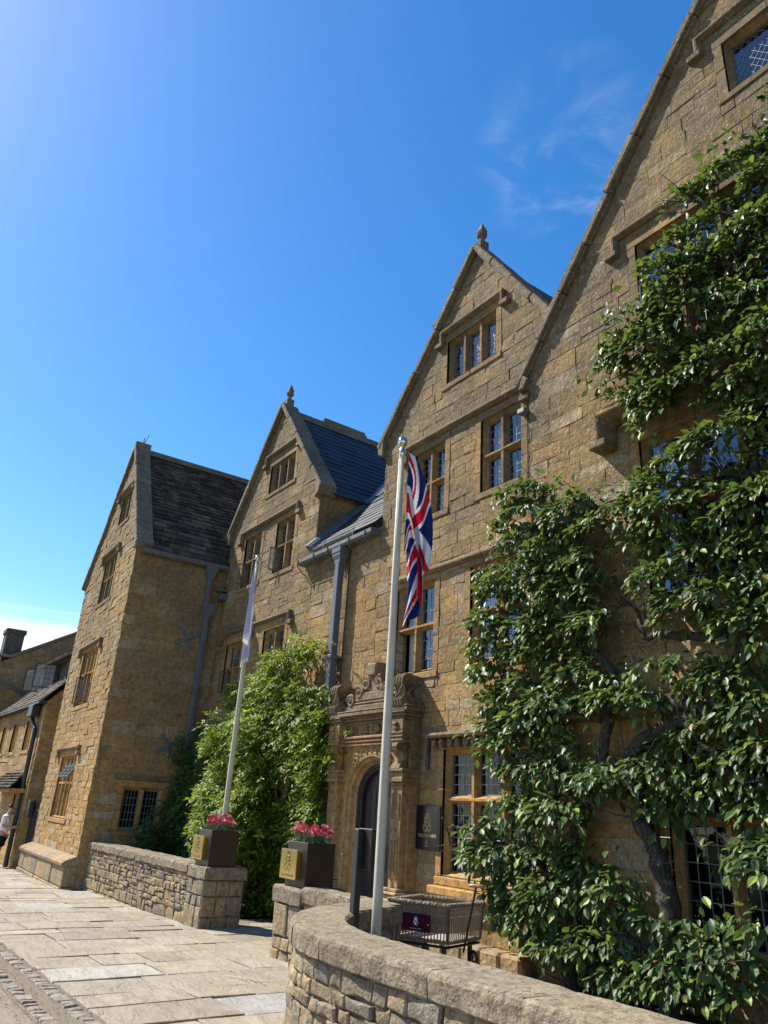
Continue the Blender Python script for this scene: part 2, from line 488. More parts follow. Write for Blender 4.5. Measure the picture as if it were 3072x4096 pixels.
class MB:
    def __init__(s):
        s.v, s.f, s.t = [], [], []
    def add(s, vs, fs, tint=(0.4, 0.4, 0.5)):
        k = len(s.v)
        s.v += [Vector(v) for v in vs]
        s.f += [tuple(i + k for i in q) for q in fs]
        s.t += [tint] * len(fs)
        return s
    def box(s, fr, u0, u1, v0, v1, w0, w1, c=0.008, tint=(0.4, 0.4, 0.5)):
        """chamfered box in a frame"""
        c = min(c, abs(u1 - u0) * .45, abs(v1 - v0) * .45, abs(w1 - w0) * .45)
        lo, hi = (u0, v0, w0), (u1, v1, w1)
        vs, ix = [], {}
        for a in (0, 1):
            for b in (0, 1):
                for d in (0, 1):
                    s_ = (a, b, d)
                    for ax in range(3):
                        p = []
                        for q in range(3):
                            base = hi[q] if s_[q] else lo[q]
                            if q != ax:
                                base += -c if s_[q] else c
                            p.append(base)
                        ix[(a, b, d, ax)] = len(vs)
                        vs.append(fr(*p))
        fs = []
        for ax in range(3):
            o1, o2 = [q for q in range(3) if q != ax]
            for sd in (0, 1):
                ring = []
                for (i, j) in ((0, 0), (1, 0), (1, 1), (0, 1)):
                    k = [0, 0, 0]
                    k[ax], k[o1], k[o2] = sd, i, j
                    ring.append(ix[(*k, ax)])
                fs.append(tuple(ring))
        for ax in range(3):                                # edges along ax
            o1, o2 = [q for q in range(3) if q != ax]
            for i in (0, 1):
                for j in (0, 1):
                    k0, k1 = [0, 0, 0], [0, 0, 0]
                    k0[ax], k1[ax] = 0, 1
                    for k in (k0, k1):
                        k[o1], k[o2] = i, j
                    fs.append((ix[(*k0, o1)], ix[(*k1, o1)], ix[(*k1, o2)], ix[(*k0, o2)]))
        for a in (0, 1):
            for b in (0, 1):
                for d in (0, 1):
                    fs.append(tuple(ix[(a, b, d, ax)] for ax in range(3)))
        return s.add(vs, fs, tint)
    def tube(s, pts, rad, n=8, tint=(0.4, 0.4, 0.5), cap=True, flat=1.0):
        pts = [Vector(p) for p in pts]
        if not hasattr(rad, '__len__'):
            rad = [rad] * len(pts)
        vs, fs = [], []
        prev = None
        for i, p in enumerate(pts):
            d = (pts[min(i + 1, len(pts) - 1)] - pts[max(i - 1, 0)])
            if d.length < 1e-9:
                d = Vector((0, 0, 1))
            d.normalize()
            if prev is None:
                a = d.orthogonal().normalized()
            else:
                a = (prev - d * prev.dot(d))
                a = a.normalized() if a.length > 1e-6 else d.orthogonal().normalized()
            prev = a
            b = d.cross(a)
            for k in range(n):
                t = 2 * math.pi * k / n
                vs.append(p + a * (math.cos(t) * rad[i]) + b * (math.sin(t) * rad[i] * flat))
        for i in range(len(pts) - 1):
            for k in range(n):
                k2 = (k + 1) % n
                fs.append((i * n + k, i * n + k2, (i + 1) * n + k2, (i + 1) * n + k))
        if cap:
            fs.append(tuple(range(n - 1, -1, -1)))
            fs.append(tuple((len(pts) - 1) * n + k for k in range(n)))
        return s.add(vs, fs, tint)
    def lathe(s, c, prof, n=16, tint=(0.4, 0.4, 0.5), rot=0.0, sq=None):
        """prof: (radius, z) list about vertical axis through c"""
        vs, fs = [], []
        for (r, z) in prof:
            for k in range(n):
                t = 2 * math.pi * k / n + rot
                vs.append((c[0] + r * math.cos(t), c[1] + r * math.sin(t), c[2] + z))
        for i in range(len(prof) - 1):
            for k in range(n):
                k2 = (k + 1) % n
                fs.append((i * n + k, i * n + k2, (i + 1) * n + k2, (i + 1) * n + k))
        fs.append(tuple(range(n - 1, -1, -1)))
        fs.append(tuple((len(prof) - 1) * n + k for k in range(n)))
        return s.add(vs, fs, tint)
    def prism(s, fr, poly, w0, w1, tint=(0.4, 0.4, 0.5), ch=0.0):
        """2-D polygon extruded along w"""
        n = len(poly)
        vs = [fr(u, v, w0) for u, v in poly]
        fs = [tuple(range(n - 1, -1, -1))]
        if ch:
            ip = inset(poly, ch) or poly
            vs += [fr(u, v, w1 - ch) for u, v in poly] + [fr(u, v, w1) for u, v in ip]
            rings = 3
        else:
            vs += [fr(u, v, w1) for u, v in poly]
            rings = 2
        for q in range(rings - 1):
            for i in range(n):
                j = (i + 1) % n
                fs.append((q * n + i, q * n + j, (q + 1) * n + j, (q + 1) * n + i))
        fs.append(tuple((rings - 1) * n + i for i in range(n)))
        return s.add(vs, fs, tint)
    def sweep(s, fr, path, prof, tint=(0.4, 0.4, 0.5)):
        """profile (a,b) -> offset (normal-in-plane, w) swept along 2-D path in a frame (mitred)"""
        n, m = len(path), len(prof)
        vs, fs = [], []
        for i in range(n):
            p = Vector(path[i])
            d0 = (Vector(path[i]) - Vector(path[i - 1])).normalized() if i else None
            d1 = (Vector(path[i + 1]) - Vector(path[i])).normalized() if i < n - 1 else None
            d0 = d0 or d1
            d1 = d1 or d0
            n0, n1 = Vector((-d0.y, d0.x)), Vector((-d1.y, d1.x))
            b = n0 + n1
            b = b / max(b.dot(n0), 0.2)
            for (a, w) in prof:
                q = p + b * a
                vs.append(fr(q.x, q.y, w))
        for i in range(n - 1):
            for k in range(m):
                k2 = (k + 1) % m
                fs.append((i * m + k, i * m + k2, (i + 1) * m + k2, (i + 1) * m + k))
        fs.append(tuple(range(m - 1, -1, -1)))
        fs.append(tuple((n - 1) * m + k for k in range(m)))
        return s.add(vs, fs, tint)
    def obj(s, name, material, parent=None, smooth=False):
        return mesh_obj(name, s.v, s.f, material, parent, s.t, smooth)

def frame(O, U, V, N):
    O, U, V, N = Vector(O), Vector(U), Vector(V), Vector(N)
    return lambda u, v, w=0.0: O + U * u + V * v + N * w

# ---- 2-D polygon tools
def clip(poly, a, b, c):
    out = []
    for i in range(len(poly)):
        p, q = poly[i], poly[(i + 1) % len(poly)]
        dp, dq = a * p[0] + b * p[1] - c, a * q[0] + b * q[1] - c
        if dp <= 0:
            out.append(p)
        if (dp < 0 < dq) or (dq < 0 < dp):
            t = dp / (dp - dq)
            out.append((p[0] + (q[0] - p[0]) * t, p[1] + (q[1] - p[1]) * t))
    return out

def clip_convex(poly, conv):
    for i in range(len(conv)):
        p, q = conv[i], conv[(i + 1) % len(conv)]
        a, b = (q[1] - p[1]), -(q[0] - p[0])
        poly = clip(poly, a, b, a * p[0] + b * p[1])
        if len(poly) < 3:
            return []
    return poly

def parea(p):
    return 0.5 * sum(p[i][0] * p[(i + 1) % len(p)][1] - p[(i + 1) % len(p)][0] * p[i][1] for i in range(len(p)))

def ccw(p):
    return p if parea(p) > 0 else p[::-1]

def minus_rect(poly, r):
    u0, u1, v0, v1 = r
    us, vs = [p[0] for p in poly], [p[1] for p in poly]
    if max(us) <= u0 or min(us) >= u1 or max(vs) <= v0 or min(vs) >= v1:
        return [poly]
    res = [clip(poly, 1, 0, u0), clip(poly, -1, 0, -u1)]
    mid = clip(clip(poly, -1, 0, -u0), 1, 0, u1)
    if len(mid) >= 3:
        res += [clip(mid, 0, 1, v0), clip(mid, 0, -1, -v1)]
    return [p for p in res if len(p) >= 3 and abs(parea(p)) > 5e-4]

def clean(p, eps=0.004):
    out = []
    for q in p:
        if not out or math.hypot(q[0] - out[-1][0], q[1] - out[-1][1]) > eps:
            out.append(q)
    if len(out) > 2 and math.hypot(out[0][0] - out[-1][0], out[0][1] - out[-1][1]) < eps:
        out.pop()
    return out

def inset(poly, g):
    """inset of a convex ccw polygon"""
    n = len(poly)
    c = (sum(p[0] for p in poly) / n, sum(p[1] for p in poly) / n)
    out = poly
    for i in range(n):
        p, q = poly[i], poly[(i + 1) % n]
        L = math.hypot(q[0] - p[0], q[1] - p[1])
        if L < 1e-6:
            continue
        a, b = (q[1] - p[1]) / L, -(q[0] - p[0]) / L
        out = clip(out, a, b, a * p[0] + b * p[1] - g)
        if len(out) < 3:
            return None
    out = clean(out)
    return out if len(out) >= 3 else None

def coursed(rect, hr, wr, rng, split=0.08):
    """random coursed masonry pieces over a rectangle"""
    u0, u1, v0, v1 = rect
    v = v0
    while v < v1 - 1e-6:
        h = rng.uniform(*hr)
        if v + h > v1 - hr[0] * 0.6:
            h = v1 - v
        u = u0 - rng.uniform(0, wr[1])
        while u < u1:
            w = rng.uniform(*wr) * (0.75 + 0.5 * (h / hr[1]))
            a, b = max(u, u0), min(u + w, u1)
            if b - a > 0.02:
                if rng.random() < split and h > hr[0] * 1.2:
                    m = v + h * rng.uniform(0.4, 0.6)
                    yield [(a, v), (b, v), (b, m), (a, m)]
                    yield [(a, m), (b, m), (b, v + h), (a, v + h)]
                else:
                    yield [(a, v), (b, v), (b, v + h), (a, v + h)]
            u += w
        v += h

def stone_geo(poly, fr, proud, gap, ch, rng, seg=0.18, jit=0.004, dome=0.006, base=-0.03, tilt=None):
    """a masonry block: jittered outline, arris, slightly domed face"""
    ip = inset(poly, gap)
    if not ip:
        return None
    ring = []
    n = len(ip)
    for i in range(n):
        p, q = ip[i], ip[(i + 1) % n]
        L = math.hypot(q[0] - p[0], q[1] - p[1])
        k = max(1, min(4, int(L / seg)))
        for j in range(k):
            t = j / k
            ring.append((p[0] + (q[0] - p[0]) * t + rng.uniform(-jit, jit), p[1] + (q[1] - p[1]) * t + rng.uniform(-jit, jit)))
    m = len(ring)
    cx, cy = sum(p[0] for p in ring) / m, sum(p[1] for p in ring) / m
    vmin, vmax = min(p[1] for p in poly), max(p[1] for p in poly)
    umin, umax = min(p[0] for p in poly), max(p[0] for p in poly)
    tx, ty = (rng.uniform(-1, 1) * dome, rng.uniform(-1, 1) * dome)
    def W(p):
        if tilt is not None:
            return tilt * (1 - (p[1] - vmin) / max(vmax - vmin, 1e-3)) + proud
        return proud + tx * (p[0] - cx) / max(umax - umin, .05) * 2 + ty * (p[1] - cy) / max(vmax - vmin, .05) * 2
    vs = [fr(p[0], p[1], base) for p in ring]
    vs += [fr(p[0], p[1], W(p) - ch) for p in ring]
    top = []
    for p in ring:
        dx, dy = cx - p[0], cy - p[1]
        L = max(math.hypot(dx, dy), 1e-4)
        k = min(ch * 1.2 / L, 0.5)
        top.append((p[0] + dx * k, p[1] + dy * k))
    vs += [fr(p[0], p[1], W(p)) for p in top]
    vs.append(fr(cx + rng.uniform(-.1, .1) * (umax - umin), cy + rng.uniform(-.1, .1) * (vmax - vmin),
                 W((cx, cy)) + (rng.uniform(0, dome) if tilt is None else 0)))
    fs = []
    for q in range(2):
        for i in range(m):
            j = (i + 1) % m
            fs.append((q * m + i, q * m + j, (q + 1) * m + j, (q + 1) * m + i))
    for i in range(m):
        fs.append((2 * m + i, 2 * m + (i + 1) % m, 3 * m))
    return vs, fs

class Masonry:
    """collects the pieces of one thing; the 300 that show largest become objects, the rest one mesh per wall"""
    def __init__(s, limit=300):
        s.items, s.limit = [], limit
    def lay(s, wall, fr, polys, material, rng, gap=0.004, ch=0.006, proud=(0.0, 0.016), name='stone', **kw):
        for p in polys:
            p = ccw(clean(p))
            if len(p) < 3 or abs(parea(p)) < 0.0012:
                continue
            c = fr(sum(q[0] for q in p) / len(p), sum(q[1] for q in p) / len(p), 0)
            n = (fr(0, 0, 1) - fr(0, 0, 0))
            facing = max(0.0, (CAM - c).normalized().dot(n)) + 0.05
            g = stone_geo(p, fr, rng.uniform(*proud), gap, ch, rng, **kw)
            if g:
                s.items.append((abs(parea(p)) * facing * shows(c), wall, name, g, material,
                                (rng.random(), rng.random(), rng.random())))
    def build(s):
        s.items.sort(key=lambda q: -q[0])
        for (_, wall, name, g, m, t) in s.items[:s.limit]:
            mesh_obj(name, g[0], g[1], m, wall, [t] * len(g[1]))
        rest = {}
        for (_, wall, name, g, m, t) in s.items[s.limit:]:
            rest.setdefault((wall.name, name, m.name), (wall, MB(), m))[1].add(g[0], g[1], t)
        for (wn_, name, mn), (wall, mb, m) in rest.items():
            o = mb.obj(name + '_work', m, wall)
            tag(o, kind='stuff')

def masonry_wall(bld, mas, name, fr, conv, holes, hr, wr, material, rng, mortar=None, gap=0.002, ch=0.004,
                 proud=(0.0, 0.009), split=0.08, wlift=-0.004, **kw):
    """the wall part is the mortar bed; blocks are its sub-parts"""
    conv = ccw(conv)
    us, vs = [p[0] for p in conv], [p[1] for p in conv]
    pieces = []
    for rc in coursed((min(us), max(us), min(vs), max(vs)), hr, wr, rng, split):
        ps = [clip_convex(rc, conv)]
        for h in holes:
            nx = []
            for p in ps:
                if len(p) >= 3:
                    nx += minus_rect(p, h)
            ps = nx
        pieces += [ccw(p) for p in ps if len(p) >= 3]
    mb = MB()
    for p in pieces:
        if abs(parea(p)) < 1e-5:
            continue
        mb.add([fr(u, v, wlift) for u, v in p], [tuple(range(len(p)))])
    wall = mb.obj(name, mortar or M_MORT, bld)
    mas.lay(wall, fr, pieces, material, rng, gap, ch, proud, **kw)
    return wall

# ---- leaded stone-mullioned windows
def window(bld, fr, u0, u1, v0, v1, n, tr=(), grid=(2, 4), rng=None, hood=None, opened=(), depth=0.15, per_pane=False,
           diamond=False, pebbly=False, dress=M_DRESS, lead=None, curtain=False, glass=None, sill=True, name='window', mw=0.13):
    lead = lead or M_LEAD
    glass = glass or M_GLASS
    rng = rng or random.Random(1)
    j = 0.15                                              # dressed jamb stones
    mb = MB()
    for side in (0, 1):
        v = v0 - 0.02
        while v < v1 - 0.02:
            h = min(rng.uniform(0.28, 0.55), v1 - v + 0.0)
            if v1 - v - h < 0.15:
                h = v1 - v
            a, b = (u0 - j, u0) if side == 0 else (u1, u1 + j)
            mb.box(fr, a + .003, b - .0, v + .003, v + h - .003, -0.06, 0.012 + rng.uniform(0, .006), 0.006, (rng.random(), rng.random() * .8, rng.random()))
            v += h
    k = max(1, round((u1 - u0) / 0.9))
    for i in range(k):                                    # lintel and sill course
        a, b = u0 - j + (u1 - u0 + 2 * j) * i / k, u0 - j + (u1 - u0 + 2 * j) * (i + 1) / k
        mb.box(fr, a + .003, b - .003, v1 + .003, v1 + j, -0.06, 0.013, 0.006, (rng.random(), rng.random() * .8, rng.random()))
        if sill:
            mb.box(fr, a + .003, b - .003, v0 - 0.14, v0 - 0.023, -0.06, 0.03, 0.012, (rng.random(), rng.random() * .8, rng.random()))
    # splayed reveal
    e = 0.07
    ring0 = [(u0, v0), (u1, v0), (u1, v1), (u0, v1)]
    ring1 = [(u0 + e, v0 + 0.05), (u1 - e, v0 + 0.05), (u1 - e, v1 - e), (u0 + e, v1 - e)]
    vs = [fr(*p, 0.008) for p in ring0] + [fr(*p, 0.008 - 0.045) for p in ring0] + [fr(*p, -depth + .03) for p in ring1] + [fr(*p, -depth - 0.05) for p in ring1]
    fs = []
    for q in range(3):
        for i in range(4):
            i2 = (i + 1) % 4
            fs.append((q * 4 + i, q * 4 + i2, (q + 1) * 4 + i2, (q + 1) * 4 + i))
    mb.add(vs, fs, (0.3, 0.3, 0.4))
    root = mb.obj(name, dress, bld)
    a0, a1, b0, b1 = u0 + e, u1 - e, v0 + 0.05, v1 - e
    lw = (a1 - a0 - mw * (n - 1)) / n
    # mullions
    for i in range(n - 1):
        c = a0 + lw * (i + 1) + mw * (i + .5)
        m = MB()
        pr = [(c - mw / 2, -depth - .04), (c + mw / 2, -depth - .04), (c + mw / 2, -depth + .0), (c + mw * .2, -0.035), (c - mw * .2, -0.035), (c - mw / 2, -depth + .0)]
        vs = [fr(p[0], b0 - .02, p[1]) for p in pr] + [fr(p[0], b1 + .02, p[1]) for p in pr]
        fs = [(q, (q + 1) % 6, 6 + (q + 1) % 6, 6 + q) for q in range(6)]
        m.add(vs, fs, (rng.random(), rng.random() * .6, rng.random()))
        m.obj('mullion', dress, root)
    rows = [b0] + list(tr) + [b1]
    th = 0.06
    for t in tr:
        m = MB()
        pr = [(t - th, -depth - .04), (t - th, -depth + .01), (t - th * .35, -0.03), (t + th * .2, -0.03), (t + th, -depth + .01), (t + th, -depth - .04)]
        vs = [fr(a0 - .02, p[0], p[1]) for p in pr] + [fr(a1 + .02, p[0], p[1]) for p in pr]
        fs = [(q, (q + 1) % 6, 6 + (q + 1) % 6, 6 + q) for q in range(6)]
        m.add(vs, fs, (rng.random(), rng.random() * .6, rng.random()))
        m.obj('transom', dress, root)
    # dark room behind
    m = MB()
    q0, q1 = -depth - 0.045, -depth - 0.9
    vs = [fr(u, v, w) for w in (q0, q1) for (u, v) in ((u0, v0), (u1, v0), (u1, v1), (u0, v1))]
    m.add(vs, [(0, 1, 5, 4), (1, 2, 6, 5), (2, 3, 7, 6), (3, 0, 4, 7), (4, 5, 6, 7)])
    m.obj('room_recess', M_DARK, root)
    if curtain:
        m = MB()
        for (s0, s1) in ((a0, a0 + lw * .55), (a1 - lw * .6, a1)):
            K = 14
            vs, fs = [], []
            for i in range(K + 1):
                u = s0 + (s1 - s0) * i / K
                w = -depth - 0.14 + 0.02 * math.sin(i * 1.9)
                vs += [fr(u, b0, w), fr(u, b1, w)]
            fs = [(2 * i, 2 * i + 2, 2 * i + 3, 2 * i + 1) for i in range(K)]
            m.add(vs, fs)
        m.obj('curtain', M_CURT, root)
    # lights
    for i in range(n):
        for rI in range(len(rows) - 1):
            x0 = a0 + i * (lw + mw)
            x1 = x0 + lw
            y0 = rows[rI] + (th if rI else 0)
            y1 = rows[rI + 1] - (th if rI < len(rows) - 2 else 0)
            op = [o for o in opened if o[0] == i and o[1] == rI]
            g = grid[min(rI, len(grid) - 1)] if isinstance(grid[0], tuple) else grid
            if op:
                ang, side = R(op[0][2]), op[0][3]
                hx = x0 if side < 0 else x1
                d = 1 if side < 0 else -1
                ca, sa = math.cos(ang), math.sin(ang)
                if side == 0:                             # top hung
                    lf = lambda u, v, w, x0=x0, y1=y1, ca=ca, sa=sa: fr(u, y1 - (y1 - v) * ca + w * sa, -depth + (y1 - v) * sa + w * ca)
                else:
                    lf = lambda u, v, w, hx=hx, d=d, ca=ca, sa=sa: fr(hx + (u - hx) * ca - d * w * sa, v, -depth + abs(u - hx) * sa + w * ca)
                host = root
                cs = MB()
                fw = 0.028
                for (p, q, a, b) in ((x0, x0 + fw, y0, y1), (x1 - fw, x1, y0, y1), (x0 + fw, x1 - fw, y0, y0 + fw), (x0 + fw, x1 - fw, y1 - fw, y1)):
                    cs.box(lf, p, q, a, b, -.012, .012, .003)
                host = cs.obj('casement', M_CASE, root)
            else:
                lf = lambda u, v, w: fr(u, v, -depth + w)
                host = root
                cs = MB()
                fw = 0.014
                for (p, q, a, b) in ((x0, x0 + fw, y0, y1), (x1 - fw, x1, y0, y1), (x0 + fw, x1 - fw, y0, y0 + fw), (x0 + fw, x1 - fw, y1 - fw, y1)):
                    cs.box(lf, p, q, a, b, -.012, .012, .003)
                cs.obj('light_frame', M_CASE, root)
            fw = 0.012
            p0, p1, r0, r1 = x0 + fw, x1 - fw, y0 + fw, y1 - fw
            lm = MB()
            if diamond:
                st = 0.15
                for sgn in (1, -1):
                    k = -20
                    while k < 40:
                        pts = []
                        off = k * st
                        # line v-r0 = sgn*1.35*(u-p0) + off
                        for uu in (p0, p1):
                            vv = r0 + sgn * 1.35 * (uu - p0) + off
                            pts.append((uu, vv))
                        (ua, va), (ub, vb) = pts
                        def lim(ua, va, ub, vb):
                            for (lo, hi) in ((r0, r1),):
                                if va == vb: return None
                                t0, t1 = sorted(((lo - va) / (vb - va), (hi - va) / (vb - va)))
                                t0, t1 = max(0, t0), min(1, t1)
                                if t1 - t0 < 0.02: return None
                                return (ua + (ub - ua) * t0, va + (vb - va) * t0, ua + (ub - ua) * t1, va + (vb - va) * t1)
                        L = lim(ua, va, ub, vb)
                        if L:
                            lm.tube([lf(L[0], L[1], 0.003), lf(L[2], L[3], 0.003)], 0.003, 4)
                        k += 1
            elif pebbly:
                gx, gy = 5, 9
                P = [[(p0 + (p1 - p0) * min(max((a + (rng.uniform(-.3, .3) if 0 < a < gx else 0)) / gx, 0), 1),
                       r0 + (r1 - r0) * min(max((b + (rng.uniform(-.3, .3) if 0 < b < gy else 0) + (.5 * (a % 2) if 0 < b < gy else 0)) / gy, 0), 1)) for b in range(gy + 1)] for a in range(gx + 1)]
                for a in range(gx + 1):
                    for b in range(gy + 1):
                        if b < gy and (a + b) % 3:
                            lm.tube([lf(*P[a][b], .003), lf(*P[a][b + 1], .003)], .0035, 4)
                        if a < gx:
                            lm.tube([lf(*P[a][b], .003), lf(*P[a + 1][b], .003)], .0035, 4)
            else:
                for a in range(1, g[0]):
                    u = p0 + (p1 - p0) * a / g[0]
                    lm.box(lf, u - .006, u + .006, r0, r1, -.005, .007, .002)
                for b in range(1, g[1]):
                    v = r0 + (r1 - r0) * b / g[1]
                    lm.box(lf, p0, p1, v - .006, v + .006, -.006, .0064, .002)
            if lm.v:
                lm.obj('lead_lattice', lead, host)
            gx, gy = (g if per_pane else (1, 1))
            for a in range(gx):
                for b in range(gy):
                    s0, s1 = p0 + (p1 - p0) * a / gx, p0 + (p1 - p0) * (a + 1) / gx
                    t0, t1 = r0 + (r1 - r0) * b / gy, r0 + (r1 - r0) * (b + 1) / gy
                    k1, k2 = rng.uniform(-.002, .002), rng.uniform(-.002, .002)
                    mesh_obj('pane', [lf(s0, t0, k1 + k2), lf(s1, t0, -k1 + k2), lf(s1, t1, -k1 - k2), lf(s0, t1, k1 - k2)], [(0, 1, 2, 3)], glass, host)
    if hood:
        hood_mould(bld if hood[-1] == 'b' else root, fr, *hood[:4])
    return root

def hood_mould(parent, fr, u0, u1, vt, drop, w=0.11, ht=0.095):
    m = MB()
    prof = [(0.0, -0.03), (0.0, w * .85), (-0.03, w), (-0.055, w * .96), (-ht, 0.03), (-ht, -0.03)]
    prof = [(a, b) for a, b in prof][::-1]
    path = [(u0, vt - drop), (u0, vt), (u1, vt), (u1, vt - drop)]
    # sweep normal points left of travel: reverse so that offsets run inwards
    m.sweep(fr, path if drop else [(u0, vt), (u1, vt)], prof, (0.4, 0.3, 0.5))
    if drop:                                             # label stops
        for (c, d) in ((u0, -1), (u1, 1)):
            a, b = sorted((c - d * ht, c + d * 0.13))
            m.box(fr, a, b, vt - drop - 0.105, vt - drop + 0.004, -0.03, w + .004, 0.015, (0.5, 0.3, 0.4))
    return m.obj('hood_mould', M_HOOD, parent)

def coping_run(bld, fr, p, q, w0, w1, thick, rng, seg=0.9, name='coping_stone', mat_=None, over=0.0):
    """raised coping up a gable slope from p to q (2-D in wall plane), w0..w1 across the wall"""
    P, Q = Vector(p), Vector(q)
    L = (Q - P).length
    d = (Q - P) / L
    nrm = Vector((-d.y, d.x))
    if nrm.y < 0:
        nrm = -nrm
    k = max(1, round(L / seg))
    for i in range(k):
        a, b = L * i / k + 0.004, L * (i + 1) / k - 0.004
        lf = lambda u, v, w, P=P, d=d, n=nrm: fr(P.x + d.x * u + n.x * v, P.y + d.y * u + n.y * v, w)
        dz = rng.uniform(-.012, .012)
        dw = rng.uniform(-.012, .012)
        m = MB()
        m.box(lf, a, b, 0.0 + dz - .03, thick + dz, w0, w1 + dw, 0.022, (rng.random(), rng.random(), rng.random()))
        # drip edge under the front
        m.box(lf, a + .002, b - .002, -0.06 + dz, 0.0 + dz - .03, w0 + .03, w1 + dw - .055, 0.01, (rng.random(), rng.random(), rng.random()))
        m.obj(name, mat_ or M_COPE, bld)

def slates(bld, mas, wall, fr, conv, gauge, wr, thick, rng, material, gap=0.0025, name='slate', jit=0.003, lapjit=0.0):
    """gauge(v)->exposed height; conv polygon in roof plane (u along eave, v up the slope)"""
    conv = ccw(conv)
    us, vs = [p[0] for p in conv], [p[1] for p in conv]
    v, row = min(vs), 0
    while v < max(vs) - 0.01:
        h = min(gauge(v), max(vs) - v)
        u = min(us) - rng.uniform(0, wr[1])
        while u < max(us):
            w = rng.uniform(*wr)
            k = rng.uniform(-lapjit, lapjit)
            p = clip_convex([(u, v + k), (u + w, v + k), (u + w, v + h * 1.02), (u, v + h * 1.02)], conv)
            if len(p) >= 3:
                mas.lay(wall, fr, [p], material, rng, gap, 0.004, (0.0, 0.006 + lapjit * .3), name, tilt=thick * rng.uniform(.75, 1.25), jit=jit, base=-0.02, dome=0.0, seg=0.22)
            u += w
        v += h

# ================================================================== THE SETTING
SLOPE = 0.016
def gz(x):
    return SLOPE * x
GF = lambda u, v, w=0.0: Vector((u, v, SLOPE * u + w))         # ground frame: u=X v=Y w=up
FM = frame((0, 0, 0), (1, 0, 0), (0, 0, 1), (0, -1, 0))         # main front, w towards the street
rng = random.Random(7)

def sheet(name, x0, x1, y0, y1, lift, material, nx=1):
    vs, fs = [], []
    for i in range(nx + 1):
        x = x0 + (x1 - x0) * i / nx
        vs += [GF(x, y0, lift), GF(x, y1, lift)]
    fs = [(2 * i, 2 * i + 2, 2 * i + 3, 2 * i + 1) for i in range(nx)]
    return tag(mesh_obj(name, vs, fs, material), kind='structure')
sheet('ground', -400, 300, -350, 350, -0.06, M_GROUND)
sheet('road', -140, 60, -13.0, -5.42, -0.015, M_GRAV)
pav = sheet('pavement', -60, 30, -5.46, 0.3, -0.012, M_SAND)
sheet('planting_bed', -6.9, 8, -2.4, 0.02, 0.03, M_SOIL)
sheet('planting_bed', -4.9, 8, -4.2, -2.404, 0.03, M_SOIL)
sheet('planting_bed', -19.5, -13.9, -2.0, 0.02, 0.03, M_SOIL)

mas = Masonry(300)
x = -36.0
while x < -1.5:
    w = rng.uniform(0.42, 0.8)
    y = -5.45
    ymax = -2.3 if not (-13.6 < x < -7.0) else -0.05
    if x < -19.3:
        ymax = -2.62
    if x > -7.0:
        ymax = -2.5
    if x > -5.0:
        ymax = -4.5
    while y < ymax:
        d = rng.uniform(0.5, 1.25)
        if y + d > ymax - 0.25:
            d = ymax - y
        mas.lay(pav, GF, [[(x, y), (x + w, y), (x + w, y + d), (x, y + d)]], M_SLAB, rng, rng.uniform(0.006, 0.013), 0.005, (0.0, 0.012), 'flagstone',
                jit=0.013, dome=0.006, seg=0.2, base=-0.02)
        y += d
    x += w
mas.build()

# yellow survey marks sprayed on the flags
yp = NT("yellow_line_paint", 0.7, 0.3)
yp.l.new(yp.rng(yp.noise(38, 4, .7), .48, .60), yp.b.inputs['Alpha'])
M_YEL = yp.done((0.42, 0.36, 0.17))
for k, P_ in enumerate((((-9.05, -3.72), (-8.62, -3.42), (-8.35, -3.46)), ((-8.62, -3.42), (-8.75, -3.62)), ((-8.1, -2.98), (-7.8, -2.86), (-7.62, -3.0)), ((-10.9, -3.1), (-10.6, -2.95)))):
    mb = MB()
    for (a, b) in zip(P_[:-1], P_[1:]):
        A_, B_ = Vector(a), Vector(b)
        d_ = (B_ - A_).normalized()
        n2_ = Vector((-d_.y, d_.x)) * .022
        mb.add([GF(*q, .0225) for q in (A_ - n2_, B_ - n2_, B_ + n2_, A_ + n2_)], [(0, 1, 2, 3)])
    o_ = mb.obj('paint_mark', M_YEL, pav)

setts = sheet('sett_channel', -60, 30, -5.46 - 0.5, -5.464, -0.011, M_SAND)
mas = Masonry(300)
for (ya, yb) in ((-5.63, -5.49), (-5.93, -5.79)):
    x = -30.0
    while x < -3.5:
        L = rng.uniform(0.11, 0.21)
        if rng.random() < 0.94:
            mas.lay(setts, GF, [[(x, ya + rng.uniform(-.012, .012)), (x + L, ya), (x + L, yb), (x, yb + rng.uniform(-.012, .012))]], M_SETT, rng, 0.008, 0.012, (0.0, 0.014), 'sett',
                    jit=0.007, dome=0.006, seg=0.12, base=-0.02)
        x += L
mas.build()
# loose joint gravel along the channel
mb = MB()
for i in range(1500):
    x, y = rng.uniform(-14, -6.4), rng.uniform(-6.1, -5.42)
    s = rng.uniform(0.005, 0.012)
    p = GF(x, y, 0.004)
    vs = [p + Vector((rng.uniform(.6, 1.2) * s * a, rng.uniform(.6, 1.2) * s * b, c * s * .7)) for a, b, c in ((1, 0, 0), (-1, 0, 0), (0, 1, 0), (0, -1, 0), (0, 0, 1))]
    mb.add(vs, [(0, 2, 4), (2, 1, 4), (1, 3, 4), (3, 0, 4)], (rng.random(), rng.random(), rng.random()))
tag(mb.obj('loose_gravel', M_SETT), 'small loose pale pebbles along the sett channel', 'gravel', kind='stuff')

